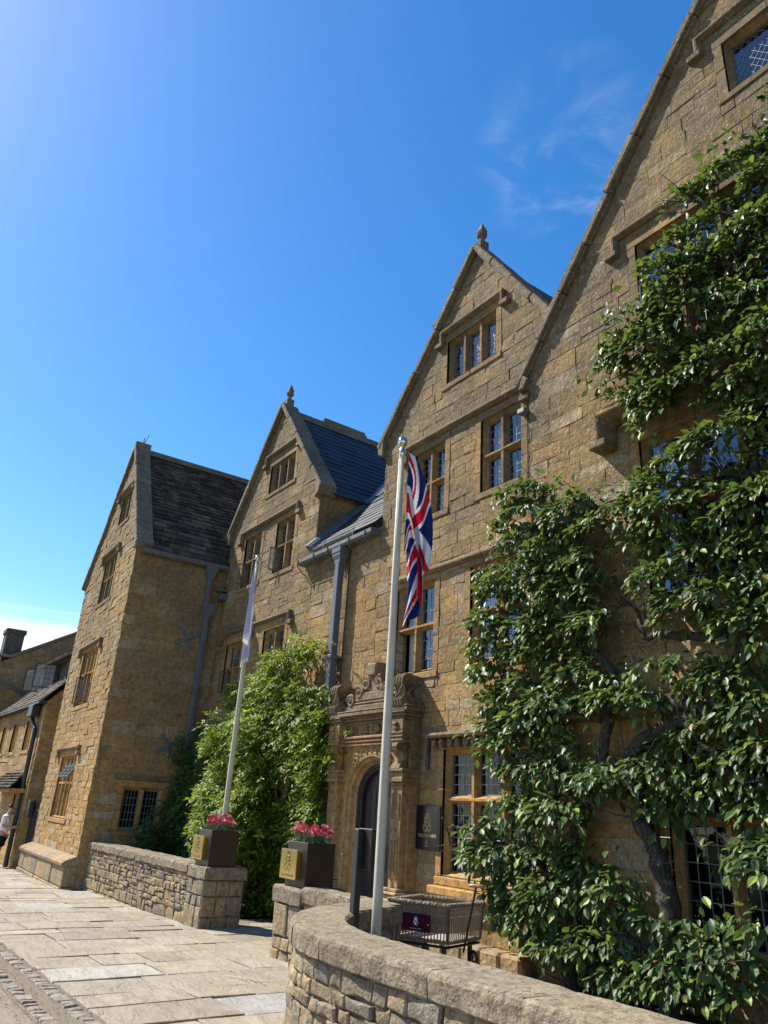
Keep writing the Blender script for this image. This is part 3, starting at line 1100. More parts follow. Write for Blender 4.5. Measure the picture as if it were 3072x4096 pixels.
# ================================================================== CENTRAL RANGE (two gables, doorway)
rng = random.Random(11)
C = thing('stone_house', (-13.5, 0.5, gz(-13.5)), 'golden stone inn range with two finialed gables, slate roof and carved arched doorway', 'building')
mas = Masonry(300)
J = 0.15
def hole(u0, u1, v0, v1):
    return (u0 - J, u1 + J, v0 - 0.14, v1 + J)
W_M = [(-9.80, -8.42, 9.55, 10.52), (-10.70, -9.79, 6.90, 8.30), (-8.80, -7.82, 6.90, 8.30), (-11.08, -9.97, 4.0, 5.6),
       (-9.02, -7.82, 4.0, 5.6), (-9.60, -7.66, 0.88, 2.68)]
W_L = [(-17.35, -15.95, 9.6, 10.42), (-18.40, -17.42, 7.15, 8.52), (-16.55, -15.58, 7.15, 8.52), (-18.75, -17.82, 4.3, 5.63), (-16.6, -15.52, 4.3, 5.68)]
PORT = (-12.50, -10.20, -0.6, 3.18)
holesM = [hole(*w) for w in W_M] + [PORT]
holesL = [hole(*w) for w in W_L]
HB = -0.5
masonry_wall(C, mas, 'gable_wall', FM, [(-11.75, HB), (-7.05, HB), (-7.05, 9.48), (-8.95, 12.26), (-11.75, 8.98)], holesM, (0.16, 0.27), (0.26, 0.62), M_ASH, rng)
masonry_wall(C, mas, 'front_wall', FM, [(-14.45, HB), (-11.75, HB), (-11.75, 7.1), (-14.45, 7.1)], [PORT], (0.2, 0.3), (0.32, 0.62), M_ASH, rng)
masonry_wall(C, mas, 'gable_wall', FM, [(-19.62, HB), (-14.45, HB), (-14.45, 8.9), (-16.96, 12.18), (-19.48, 8.95)], holesL, (0.15, 0.26), (0.26, 0.6), M_ASH, rng)
# cheek of the left gable above the slate roof, flank of the right gable
FCH = frame((-14.45, 0, 0), (0, 1, 0), (0, 0, 1), (1, 0, 0))
masonry_wall(C, mas, 'cheek_wall', FCH, [(0, 7.0), (0.02, 7.0), (1.7, 8.85), (0, 8.9)], [], (0.2, 0.28), (0.3, 0.55), M_ASH, rng)
FFL = frame((-11.75, 0, 0), (0, -1, 0), (0, 0, 1), (-1, 0, 0))
masonry_wall(C, mas, 'cheek_wall', FFL, [(-3, 7.0), (0, 7.0), (0, 8.98), (-3, 8.98)], [], (0.2, 0.28), (0.3, 0.55), M_ASH, rng)

# windows
wk = dict(rng=rng)
window(C, FM, *W_M[0], 3, grid=(3, 6), pebbly=True, hood=(-9.97, -8.16, 10.8, 0.26), lead=M_LEADL, **wk)
window(C, FM, *W_M[1], 2, tr=(7.58,), grid=(2, 4), per_pane=True, opened=((0, 0, 72, -1),), **wk)
window(C, FM, *W_M[2], 2, tr=(7.58,), grid=(2, 4), per_pane=True, curtain=True, **wk)
hood_mould(C, FM, -10.98, -7.68, 8.56, 0.26)
window(C, FM, *W_M[3], 2, tr=(4.82,), grid=((2, 4), (2, 3)), per_pane=True, curtain=True, opened=((0, 0, 60, -1),), **wk)
window(C, FM, *W_M[4], 2, tr=(4.82,), grid=((2, 4), (2, 3)), per_pane=True, curtain=True, **wk)
hood_mould(C, FM, -11.25, -7.62, 5.80, 0.0)
window(C, FM, *W_M[5], 3, tr=(1.95,), grid=((4, 6), (4, 4)), per_pane=True, lead=M_LEADL, glass=M_GLASSD, **wk)
window(C, FM, *W_L[0], 3, grid=(2, 4), hood=(-17.63, -15.75, 10.79, 0.24), **wk)
window(C, FM, *W_L[1], 2, tr=(7.86,), grid=(2, 4), opened=((0, 0, 80, -1),), **wk)
window(C, FM, *W_L[2], 2, tr=(7.86,), grid=(2, 4), opened=((0, 0, 82, -1),), lead=M_LEADL, **wk)
hood_mould(C, FM, -18.66, -15.38, 8.78, 0.24)
window(C, FM, *W_L[3], 2, tr=(4.98,), grid=(3, 4), opened=((0, 0, 75, -1), (1, 1, 18, 0)), hood=(-19.1, -17.6, 5.97, 0.2), **wk)
window(C, FM, *W_L[4], 2, tr=(5.0,), grid=(3, 4), hood=(-17.25, -15.22, 5.97, 0.24), **wk)
# ground floor drip stone with dentils over the big window
m = MB()
m.sweep(FM, [(-9.86, 2.92), (-7.5, 2.92)], [(0, -.03), (0, .2), (-.04, .22), (-.075, .2), (-.075, -.03)][::-1], (.5, .4, .5))
for i in range(12):
    u = -9.8 + i * 0.19
    m.box(FM, u, u + 0.11, 2.70, 2.84, -.02, .12 + 0.01 * (i % 2), .02, (rng.random(), .3, .4))
m.obj('drip_stone', M_HOOD, C)
# stone ledge under the window
m = MB()
m.box(FM, -9.75, -7.62, 0.62, 0.735, -.02, .16, .015, (.2, .3, .3))
m.obj('window_ledge', M_DRESS, C)
pl = MB()
for k in range(5):
    u = -9.6 + k * 0.38
    pl.box(FM, u + .004, u + .376, -0.5, 0.09 + rng.uniform(-.02, .02), -.02, 0.26 + rng.uniform(-.02, .03), .035, (rng.random(), rng.random(), rng.random()))
pl.obj('plinth', M_RUB, C)
# iron strip fixed by the doorway
m = MB()
m.box(FM, -10.0, -9.94, 2.38, 2.91, 0.0, 0.05, .006)
m.obj('lead_flashing', M_TIMB, C)

# copings and finials
rg = random.Random(5)
coping_run(C, FM, (-11.9, 8.86), (-8.93, 12.30), -0.36, 0.13, 0.10, rg)
coping_run(C, FM, (-6.98, 9.44), (-8.97, 12.30), -0.36, 0.13, 0.10, rg)
coping_run(C, FM, (-19.56, 8.82), (-16.94, 12.20), -0.36, 0.13, 0.10, rg)
coping_run(C, FM, (-14.36, 8.82), (-16.98, 12.20), -0.36, 0.13, 0.10, rg)
for (u, v, s) in ((-14.48, 8.72, 1), (-19.42, 8.72, -1), (-11.78, 8.76, -1)):
    m = MB()
    m.prism(FM, ccw([(u - .06 * s, v - .12), (u + .12 * s, v - .05), (u + .16 * s, v + .12), (u - .06 * s, v + .3)]), -0.36, 0.125, (.5, .6, .5), 0.02)
    m.obj('kneeler', M_COPE, C)

def finial(bld, x, y, z, s=1.0, mat_=None):
    m = MB()
    T = frame((x, y, z), (1, 0, 0), (0, 0, 1), (0, -1, 0))
    m.box(T, -.12 * s, .12 * s, -.25 * s, .12 * s, -.13 * s, .13 * s, .015, (.6, .4, .5))
    m.lathe((x, y, z), [(.075 * s, .10 * s), (.062 * s, .2 * s), (.06 * s, .27 * s), (.12 * s, .31 * s), (.135 * s, .37 * s), (.10 * s, .42 * s), (.085 * s, .44 * s)], 10, (.5, .4, .4))
    m.lathe((x, y, z), [(.125 * s, .435 * s), (.13 * s, .46 * s), (.085 * s, .56 * s), (.03 * s, .68 * s), (.008, .71 * s)], 4, (.6, .4, .6), R(45))
    return m.obj('finial', mat_ or M_COPE, bld)
finial(C, -8.95, 0.1, 12.40, 0.85)
finial(C, -16.96, 0.1, 12.32, 0.85)
finial(C, -12.2, 0.43, 9.55, 0.62)

# slate roofs
def rframe(A, B, up):
    """A,B eave ends; up = direction up the slope"""
    A, B, up = Vector(A), Vector(B), Vector(up).normalized()
    U = (B - A).normalized()
    N = U.cross(up)
    return frame(A, U, up, N), (B - A).length
# right slope of the left gable (u runs +Y), eave X=-14.3
up2 = Vector((-2.66, 0, 3.35))
F2, L2 = rframe((-14.30, 0.3, 8.72), (-14.30, 6.0, 8.72), up2)
F2 = frame((-14.30, 0.3, 8.72), (0, 1, 0), up2.normalized(), Vector((0, 1, 0)).cross(up2.normalized()))
len2 = up2.length
# valley with front roof z = 7.34 + 1.08 Y
def val_y(v):
    z = 8.72 + 3.35 / len2 * v
    return (z - 7.34) / 1.08 - 0.3
cv = [(0.0, 0.0), (val_y(0), 0.0), (val_y(len2), len2), (0.0, len2)]
base = MB().add([F2(*p, -0.02) for p in cv], [(0, 1, 2, 3)]).obj('slate_roof', M_SLATE, C)
slates(C, mas, base, F2, cv, lambda v: 0.25, (0.42, 0.46), 0.014, rng, M_SLATE)
# front slope behind the gutter
up1 = Vector((0, 1, 1.08)).normalized()
F1 = frame((-14.45, -0.16, 7.16), (1, 0, 0), up1, Vector((1, 0, 0)).cross(up1))
def vx(v):                                               # valley line on this roof
    y = -0.16 + up1.y * v
    z = 7.16 + up1.z * v
    return max(0.0, (-14.30 - (z - 8.72) / 3.35 * 2.66) + 14.45) if z < 8.72 else ((-14.30 - (z - 8.72) / 3.35 * 2.66) + 14.45)
vtop = 5.4
vk = (8.72 - 7.16) / up1.z
cvs = [[(0.0, 0.0), (2.70, 0.0), (2.70, vk), (0.0, vk)], [(vx(vk + .01), vk), (2.70, vk), (2.70, vtop), (vx(vtop), vtop)]]
base1 = MB()
for cvq in cvs:
    base1.add([F1(*p, -0.02) for p in cvq], [(0, 1, 2, 3)])
base1 = base1.obj('slate_roof', M_SLATE, C)
for cvq in cvs:
    slates(C, mas, base1, F1, cvq, lambda v: 0.25, (0.42, 0.46), 0.014, rng, M_SLATE)
# lead valley and abutment flashing
m = MB()
a, b = F2(val_y(0), 0, .02), F2(val_y(len2), len2, .02)
m.tube([a, (a + b) / 2, b], 0.11, 8, flat=0.35)
p0, p1 = F1(0.05, 0.05, 0.05), F1(0.05, vk, 0.05)
m.tube([p0, (p0 + p1) / 2, p1 + Vector((0, .1, .1))], 0.14, 8, flat=0.5)
m.obj('lead_valley', M_LEADSH, C)
# ridge stones and hidden rear slopes
m = MB()
for i in range(9):
    y0 = 0.35 + i * 0.5
    m.prism(frame((-16.96, y0, 12.07), (1, 0, 0), (0, 0, 1), (0, 1, 0)), [(-.2, -.2), (.2, -.2), (.06, .06), (-.06, .06)], 0.0, .49, (rng.random(), rng.random(), .5))
m.obj('ridge_stone', M_COPE, C)
m = MB()
m.add([(-16.96, .3, 12.05), (-16.96, 6, 12.05), (-19.6, 6, 8.7), (-19.6, .3, 8.7)], [(0, 1, 2, 3)])
m.add([(-8.95, .3, 12.2), (-8.95, 7, 12.2), (-11.75, 7, 8.9), (-11.75, .3, 8.9)], [(0, 1, 2, 3)])
m.add([(-8.95, .3, 12.2), (-8.95, 7, 12.2), (-6.9, 7, 9.2), (-6.9, .3, 9.2)], [(0, 1, 2, 3)])
m.obj('stone_roof', M_TILE, C)

# chimneys behind the ridges
def chimney(bld, x0, x1, y0, y1, z0, z1, cap=0.09):
    m = MB()
    T = frame((0, 0, 0), (1, 0, 0), (0, 0, 1), (0, 1, 0))
    m.box(T, x0, x1, z0, z1 - .3, y0, y1, .01, (.3, .4, .3))
    for k, (h0, h1, e) in enumerate(((-.3, -.2, .04), (-.2, -.1, .09), (-.1, 0, .05))):
        m.box(T, x0 - e, x1 + e, z1 + h0, z1 + h1, y0 - e, y1 + e, .015, (.4, .3, .3 + .1 * k))
    return m.obj('chimney', M_COPE, bld)
chimney(C, -18.5, -17.75, 1.75, 3.15, 9.5, 12.78)
chimney(C, -10.95, -10.4, 0.62, 1.2, 10.0, 12.02)

# gutter, brackets, cage, hopper and pipe
m = MB()
prof = [(-0.07, 0.02), (0.07, 0.02), (0.07, 0.2), (0.05, 0.24), (-0.03, 0.24), (-0.07, 0.2)]
m.sweep(FM, [(-14.82, 6.98), (-11.80, 6.98)], prof)
m.obj('gutter', M_GUT, C)
for i, u in enumerate((-14.75, -14.05, -13.45, -12.6, -12.0)):
    m = MB()
    m.tube([FM(u, 6.93, .26), FM(u, 6.86, .25), FM(u, 6.80, .18), FM(u, 6.74, .12), FM(u, 6.70, .02)], .014, 6)
    m.tube([FM(u, 7.02, .25), FM(u, 6.93, .26)], .012, 6)
    m.obj('gutter_bracket', M_GUT, C)
m = MB()
for k in range(4):
    z = 7.08 + k * 0.05
    m.tube([FM(-14.9, z, .22 - k * .012), FM(-12.5, z, .22 - k * .012)], .004, 4)
for k in range(60):
    u = -14.9 + k * 0.0407
    m.tube([FM(u, 7.06, .225), FM(u, 7.24, .18)], .0025, 4)
for u in (-14.9, -13.7, -12.5):
    m.tube([FM(u, 7.04, .23), FM(u, 7.26, .18)], .009, 4)
m.obj('gutter_cage', M_BLACK, C)

def downpipe(bld, fr, u, zt, zb, off=0.16, wd=0.13, collars=(), hop=True, mat_=None):
    m = MB()
    m.box(fr, u - wd / 2, u + wd / 2, zb, zt - .25, off - wd / 2, off + wd / 2, .012)
    if hop:
        pr = [(.17, 0.0), (.17, -.1), (.15, -.12), (.15, -.17), (.105, -.26), (.105, -.31), (.085, -.36)]
        vs, fs = [], []
        for (hw, dz) in pr:
            for (a, b) in ((-1, -1), (1, -1), (1, 1), (-1, 1)):
                vs.append(fr(u + a * hw, zt + dz, off + b * hw * .75))
        for i in range(len(pr) - 1):
            for k in range(4):
                fs.append((i * 4 + k, i * 4 + (k + 1) % 4, (i + 1) * 4 + (k + 1) % 4, (i + 1) * 4 + k))
        fs.append((0, 1, 2, 3))
        m.add(vs, fs)
    for z in collars:
        m.box(fr, u - wd * .72, u + wd * .72, z - .05, z + .05, off - wd * .72, off + wd * .72, .02)
        m.box(fr, u - wd * .95, u + wd * .95, z - .025, z + .025, 0.0, off, .01)
    return m.obj('downpipe', mat_ or M_PIPE, bld)
downpipe(C, FM, -13.0, 6.88, gz(-13) - .05, 0.17, 0.15, (4.55, 2.2))
m = MB()
m.tube([FM(-12.82, 6.9, .1), FM(-12.84, 6.5, .03), FM(-12.86, 5.9, .02), FM(-12.87, 4, .02), FM(-12.9, 0, .02)], .012, 5)
m.obj('cable', M_TIMB, C)

# ---- carved doorway
PW = 0.22
FP = frame((0, -PW, 0), (1, 0, 0), (0, 0, 1), (0, -1, 0))
cx_, hw_, sp_ = -11.31, 0.61, 1.93
z0_ = gz(-11.4)
arch = [(cx_ - hw_, z0_)] + [(cx_ + hw_ * math.cos(t), sp_ + 0.56 * math.sin(t)) for t in [math.pi * (1 - i / 22) for i in range(23)]] + [(cx_ + hw_, z0_)]
def arch_ring(k, dz=0.0):
    return [(cx_ - hw_ - k, z0_)] + [(cx_ + (hw_ + k) * math.cos(t), sp_ + (0.56 + k) * math.sin(t)) for t in [math.pi * (1 - i / 22) for i in range(23)]] + [(cx_ + hw_ + k, z0_)]
m = MB()
outer = []
XL0, XR0, ZT = -12.49, -10.207, 2.75
for (u, v) in arch_ring(0.2):
    outer.append((u, v))
def rect_pt(u, v):                                       # project arch point outwards on the slab outline
    if v <= sp_:
        return (XL0 if u < cx_ else XR0, v)
    t = math.atan2(v - sp_, u - cx_)
    dx, dy = math.cos(t), math.sin(t)
    k = min((ZT - sp_) / dy if dy > 1e-6 else 9, ((XR0 - cx_) / dx if dx > 1e-6 else (XL0 - cx_) / dx if dx < -1e-6 else 9))
    return (cx_ + dx * k, sp_ + dy * k)
ring_d = [FP(*p, -0.55) for p in arch_ring(-.1)]
rings = [[FP(*p, -0.20) for p in arch_ring(-.0)], [FP(*p, -0.16) for p in arch_ring(0.0)], [FP(*p, -0.13) for p in arch_ring(0.03)],
         [FP(*p, -0.06) for p in arch_ring(0.05)], [FP(*p, -0.05) for p in arch_ring(0.09)], [FP(*p, -0.0) for p in arch_ring(0.11)], [FP(*p, 0.0) for p in arch_ring(0.17)],
         [FP(*p, -0.03) for p in arch_ring(0.19)], [FP(*rect_pt(*p), -0.03) for p in arch_ring(0.19)]]
n_ = len(rings[0])
vs, fs = [], []
for rr in rings:
    vs += rr
for q in range(len(rings) - 1):
    for i in range(n_ - 1):
        fs.append((q * n_ + i, q * n_ + i + 1, (q + 1) * n_ + i + 1, (q + 1) * n_ + i))
m.add(vs, fs, (.2, .3, .3))
for (a, b) in ((XL0, XL0 + .001), (XR0 - .001, XR0)):      # returns to the wall
    m.box(FM, a, b, z0_ - .1, ZT, -.05, PW - .03, .0, (.3, .3, .3))
m.box(FM, XL0, XR0, 2.74, 3.2, -.05, PW - .02, .01, (.4, .3, .4))
m.box(FM, -10.58, XR0 - .003, 2.3, 2.745, -.05, PW - .045, .0, (.3, .3, .3))
m.box(FM, XL0 + .003, -12.02, 2.3, 2.745, -.05, PW - .045, .0, (.3, .3, .3))
portal = m.obj('door_surround', M_PORT, C)
# pilasters
for (a, b) in ((-12.52, -12.2), (-10.56, -10.24)):
    m = MB()
    c = (a + b) / 2
    m.box(FM, a - .06, b + .06, z0_ - .1, 0.42, -.05, PW + .2, .02, (.5, .5, .4))
    m.prism(FM, [(a - .0, 0.0), (b + .0, 0.0), (b - .0, .36), (a + .0, .36)], PW + .2, PW + .22, (.4, .4, .4), .012)
    for k, (e, h0, h1) in enumerate(((.08, .42, .47), (.05, .47, .53), (.075, .53, .57), (.02, .57, .62))):
        m.box(FM, a - e, b + e, h0, h1, -.05, PW + .13 + e, .012, (.5, .9, .3))
    # tapering fluted shaft
    pts = [(c - .12, .62), (c + .12, .62), (c + .155, 2.12), (c - .155, 2.12)]
    m.prism(FM, pts, -.05, PW + .09, (.3, .3, .4), .008)
    for s in (-.075, 0, .075):
        for (h0, h1) in ((.75, 1.3), (1.62, 2.0)):
            m.box(FM, c + s - .028, c + s - .006, h0, h1, PW + .085, PW + .112, .006, (.2, .3, .3))
            m.box(FM, c + s + .006, c + s + .028, h0, h1, PW + .085, PW + .112, .006, (.2, .3, .3))
    m.lathe((c, -(PW + .09), 1.45), [(.02, -.03), (.05, -.02), (.05, .02), (.02, .03)], 10)
    for k, (e, h0, h1) in enumerate(((.0, 2.12, 2.17), (.05, 2.17, 2.24), (.025, 2.24, 2.33), (.06, 2.33, 2.38))):
        m.box(FM, a - e, b + e, h0, h1, -.05, PW + .1 + e, .01, (.5, .8, .4))
    # scroll console
    prf = [(PW, 2.38), (PW + .16, 2.38), (PW + .14, 2.44), (PW + .08, 2.5), (PW + .07, 2.58), (PW + .12, 2.64), (PW + .2, 2.66), (PW + .22, 2.72), (PW + .18, 2.78), (PW, 2.78)]
    T = lambda u, v, w: FM(w, v, u)
    m.prism(T, prf, a + .04, b - .04, (.3, .5, .3), .008)
    for z in (2.72,):
        for e in (a + .02, b - .1):
            m.tube([FM(e, z, PW + .19), FM(e + .08, z, PW + .19)], .055, 10)
    m.box(FM, a - .02, b + .02, 2.78, 3.16, -.05, PW + .16, .012, (.4, .5, .4))
    for h in (2.80, 2.86, 2.92):
        m.box(FM, a - .035, b + .035, h, h + .04, -.05, PW + .18, .014, (.7, .5, .3))
    for h, e in ((2.99, .0), (3.06, .02)):
        m.box(FM, c - .06, c + .06, h, h + .05, -.05, PW + .2 + e, .012, (.3, .5, .3))
    m.obj('pilaster', M_PORT, portal)
# architrave, frieze, cornice
m = MB()
for h, e in ((2.78, .03), (2.84, .05), (2.90, .07)):
    m.box(FM, -12.2, -10.56, h, h + .05, -.05, PW + e, .014, (.8, .4, .3))
m.obj('architrave', stone_mat("stone_rose", (0.38, 0.21, 0.11), (0.34, 0.20, 0.11), (0.37, 0.23, 0.13), wmax=.3, wmin=.0, lich=.2, bump=.4, tool=False), portal)
m = MB()
for i in range(4):
    c = -12.0 + i * 0.42
    if i % 2 == 0:
        m.prism(FM, [(c - .1, 3.06), (c, 2.98), (c + .1, 3.06), (c, 3.14)], PW - .03, PW + .03, (.4, .3, .4), .008)
        for s in (-1, 1):
            m.tube([FM(c + s * .05, 3.0, PW + .0), FM(c + s * .13, 3.03, PW + .02), FM(c + s * .16, 3.08, PW + .01), FM(c + s * .12, 3.12, PW)], .014, 6)
    else:
        m.box(FM, c - .11, c + .11, 3.0, 3.12, PW - .03, PW + .03, .01, (.3, .3, .4))
        m.box(FM, c - .06, c + .06, 3.03, 3.09, PW + .02, PW + .045, .01, (.3, .3, .4))
for a in (0.32, 0.5, 0.68):                               # carved spandrels and keystone scrolls
    pass
for s in (-1, 1):
    pts = []
    for k in range(26):
        t = k / 25 * 3.6 * math.pi
        rr = 0.13 * (1 - k / 30)
        pts.append(FP(cx_ + s * (.50 - rr * math.cos(t) * .8), 2.52 + rr * math.sin(t) * 1.15, .0))
    m.tube(pts, .018, 6, (.3, .3, .3))
for k in range(5):
    u = cx_ - .3 + k * .15
    m.tube([FP(u - .04, 2.56 + .1 * (1 - abs(k - 2) / 3), -.02), FP(u + .02, 2.62 + .06 * (1 - abs(k - 2) / 3), .01), FP(u - .01, 2.70, .01)], .014, 6, (.3, .3, .3))
m.obj('carved_frieze', M_PORT, portal)
m = MB()
for (h0, h1, e) in ((3.16, 3.21, .02), (3.21, 3.26, .08), (3.26, 3.29, .13), (3.29, 3.36, .19), (3.36, 3.385, .2)):
    m.box(FM, XL0 - e * .6, XR0 + e * .6, h0, h1, -.05, PW + e, .012, (.4, .4, .5))
    for (a, b) in ((-12.54, -12.18), (-10.58, -10.22)):
        if e < .19:
            m.box(FM, a - e * .5, b + e * .5, h0 + .001, h1 - .001, -.05, PW + .14 + e * .5, .012, (.4, .4, .5))
m.obj('cornice', M_HOOD, portal)
# strapwork cresting with end blocks
m = MB()
for (a, b, s) in ((-12.58, -12.28, -1), (-10.5, -10.2, 1)):
    prf = [(.0, 3.38), (PW + .2, 3.38), (PW + .22, 3.47), (PW + .16, 3.53), (PW + .12, 3.58), (PW + .14, 3.66), (PW + .2, 3.74), (PW + .19, 3.84), (PW + .1, 3.91), (.0, 3.88)]
    T = lambda u, v, w: FM(w, v, u)
    m.prism(T, prf, a, b, (.5, .5, .5), .02)
    for k in range(4):
        u = a + .035 + k * .075
        m.tube([FM(u, p[1], p[0]) for p in prf[1:9]], .02, 6, (.5, .5, .5))
for (p, q, h0, h1) in ((-12.2, -10.56, 3.38, 3.5), (-12.0, -10.76, 3.5, 3.55), (-11.85, -10.9, 3.55, 3.72)):
    m.box(FM, p, q, h0, h1, .03, PW + .08, .025, (.6, .4, .5))
for s in (-1, 1):
    for (x0, z0, r0, st) in ((.68, 3.58, .13, 0), (.42, 3.72, .12, .6), (.2, 3.86, .12, 1.2)):
        pts = []
        for k in range(22):
            t = k / 21 * 3.1 * math.pi + st
            rr = r0 * (1 - k / 26)
            pts.append(FM(cx_ + s * (x0 + rr * math.cos(t)), z0 + rr * math.sin(t), PW + .07))
        m.tube(pts, .03, 6, (.5, .4, .4))
    m.box(FM, cx_ + s * .3 - .05, cx_ + s * .3 + .05, 3.7, 3.82, .05, PW + .1, .02, (.4, .4, .4))
m.prism(FM, [(cx_ - .24, 3.7), (cx_ + .24, 3.7), (cx_ + .15, 3.9), (cx_ + .12, 4.0), (cx_ - .12, 4.0), (cx_ - .15, 3.9)], .05, PW + .06, (.4, .4, .4), .03)
m.prism(FM, [(cx_ - .12, 3.98), (cx_ + .12, 3.98), (cx_ + .15, 4.22), (cx_ - .15, 4.22)], .02, PW + .12, (.3, .4, .4), .03)
m.obj('strapwork_cresting', M_HOOD, portal)
# the door
m = MB()
dz = 0.4
m.prism(FP, ccw(arch_ring(-.10)), -0.34, -0.28, (.3, .3, .3))
for k in range(6):
    u = cx_ - .4 + k * .16
    m.box(FP, u - .07, u + .07, z0_ + .12, 2.0 + .2 * (1 - abs(k - 2.5) / 3), -.282, -.268, .006)
door = m.obj('door', M_DOOR, C)
m = MB()
fr_r = [[FP(*p, w_) for p in arch_ring(k_)] for (k_, w_) in ((.0, -.17), (-.05, -.175), (-.06, -.20), (-.10, -.205), (-.11, -.36))]
n_ = len(fr_r[0])
vs = [p for q in fr_r for p in q]
fs = [(q * n_ + i, q * n_ + i + 1, (q + 1) * n_ + i + 1, (q + 1) * n_ + i) for q in range(4) for i in range(n_ - 1)]
m.add(vs, fs)
m.obj('door_frame', M_DOOR, door)
m = MB()
m.box(FP, cx_ - .02, cx_ + .14, .98, 1.16, -.27, -.262, .003)
m.obj('notice_plate', M_WPLATE, door)
m = MB()
m.box(FP, cx_ - .8, cx_ + .8, z0_ - .15, z0_ + .02, -.4, .35, .02)
m.obj('door_step', M_SLAB, C)
mas.build()

# ================================================================== RIGHT HOUSE
rng = random.Random(21)
H_ = thing('stone_house', (-3.0, 0.5, gz(-3)), 'tall golden stone gabled house behind the trained pear trees', 'building')
mas = Masonry(300)
FR = frame((0, -0.055, 0), (1, 0, 0), (0, 0, 1), (0, -1, 0))
W_R = [(-3.63, -2.25, 11.42, 12.4), (-5.35, -2.75, 7.95, 9.85), (-5.55, -2.8, 4.36, 6.6), (-5.55, -2.8, 0.55, 2.65)]
masonry_wall(H_, mas, 'gable_wall', FR, [(-7.58, HB), (2.0, HB), (2.0, 8.5), (-2.8, 14.72), (-7.58, 8.6)], [hole(*w) for w in W_R], (0.17, 0.34), (0.3, 0.78), M_ASH, rng, split=0.2)
FRL = frame((-7.58, -0.055, 0), (0, -1, 0), (0, 0, 1), (-1, 0, 0))
MB().add([FRL(u, v, 0.0) for u, v in ((0, HB), (-.08, HB), (-.08, 8.6), (0, 8.6))], [(0, 1, 2, 3)]).obj('return_wall', M_MORT, H_)
wk = dict(rng=rng)
window(H_, FR, *W_R[0], 2, diamond=True, hood=(-4.0, -1.9, 12.83, 0.3), **wk)
window(H_, FR, *W_R[1], 4, tr=(8.86,), grid=(3, 4), opened=((0, 0, 70, -1),), hood=(-5.72, -2.4, 10.22, 0.3), **wk)
window(H_, FR, *W_R[2], 4, tr=(5.55,), grid=(2, 4), curtain=True, **wk)
hood_mould(H_, FR, -6.05, -2.35, 7.12, 0.42, w=0.3, ht=0.16)
window(H_, FR, *W_R[3], 4, tr=(1.82,), grid=((4, 6), (4, 4)), per_pane=True, glass=M_GLASSD, **wk)
hood_mould(H_, FR, -7.5, 1.9, 3.02, 0.0, w=0.16)
rg = random.Random(15)
coping_run(H_, FR, (-7.74, 8.46), (-5.70, 11.09), -0.36, 0.13, 0.11, rg)
coping_run(H_, FR, (-5.70, 11.13), (-2.78, 14.8), -0.36, 0.125, 0.11, rg)
coping_run(H_, FR, (2.1, 8.42), (-2.82, 14.8), -0.36, 0.13, 0.11, rg)
m = MB()
m.prism(FR, [(-7.74, 8.36), (-7.6, 8.34), (-7.5, 8.5), (-7.62, 8.62)], -.36, .12, (.4, .4, .4), .02)
m.obj('kneeler', M_COPE, H_)
m = MB()
m.add([(-2.8, .3, 14.7), (-2.8, 7, 14.7), (-7.5, 7, 8.7), (-7.5, .3, 8.7)], [(0, 1, 2, 3)])
m.add([(-2.8, .3, 14.7), (-2.8, 7, 14.7), (2.0, 7, 8.5), (2.0, .3, 8.5)], [(0, 1, 2, 3)])
m.obj('stone_roof', M_TILE, H_)
m = MB()
m.box(FM, -7.76, -7.6, 7.93, 8.02, .02, .16, .01)
m.obj('junction_box', M_CASE, H_)
m = MB()
m.tube([FM(-7.64, 8.3, .02), FM(-7.65, 7.4, .02), FM(-7.64, 6.6, .02)], .007, 5)
m.obj('cable', M_TIMB, H_)
mas.build()

# ================================================================== LEFT WING
rng = random.Random(31)
aL = R(-1.9)
UL, YL = Vector((math.cos(aL), math.sin(aL), 0)), Vector((-math.sin(aL), math.cos(aL), 0))
OL = Vector((-19.6, -2.6, 0))
ZV = Vector((0, 0, 1))
FW = frame(OL, UL, ZV, -YL)
FS = frame(OL, YL, ZV, UL)
Wg = thing('stone_house', OL + UL * -2.8 + YL * 2 + Vector((0, 0, gz(-22))), 'projecting stone wing with dark mossy stone-slate roof and cross-shaped iron ties', 'building')
mas = Masonry(300)
W_W = [(-2.85, -1.75, 9.4, 10.3), (-3.45, -2.05, 7.04, 8.38), (-3.85, -2.1, 4.06, 5.6), (-3.9, -2.05, 1.12, 2.66)]
masonry_wall(Wg, mas, 'gable_wall', FW, [(-5.5, -0.7), (0, -0.7), (0, 8.2), (-2.35, 11.8), (-5.72, 8.1)], [hole(*w) for w in W_W], (0.11, 0.19), (0.18, 0.46), M_WING, rng, proud=(0, .02))
masonry_wall(Wg, mas, 'side_wall', FS, [(0, -0.7), (2.6, -0.7), (2.6, 8.0), (0, 8.15)], [hole(.78, 1.75, .97, 1.95)], (0.2, 0.34), (0.32, 0.75), M_WING, rng)
FSL = frame(OL + UL * -5.5, -YL, ZV, -UL)
MB().add([FSL(u, v, 0) for u, v in ((0, -.7), (-8, -.7), (-8, 8.1), (0, 8.1))], [(0, 1, 2, 3)]).obj('side_wall', M_MORT, Wg)
wk = dict(rng=rng)
window(Wg, FW, *W_W[0], 2, grid=(2, 4), hood=(-3.1, -1.55, 10.5, .16), **wk)
window(Wg, FW, *W_W[1], 3, grid=(2, 6), tr=(7.75,), hood=(-3.65, -1.82, 8.6, .18), **wk)
window(Wg, FW, *W_W[2], 4, grid=(3, 5), tr=(4.95,), opened=((0, 0, 62, -1), (2, 0, 55, -1)), hood=(-4.2, -1.85, 5.8, .18), lead=M_LEADL, **wk)
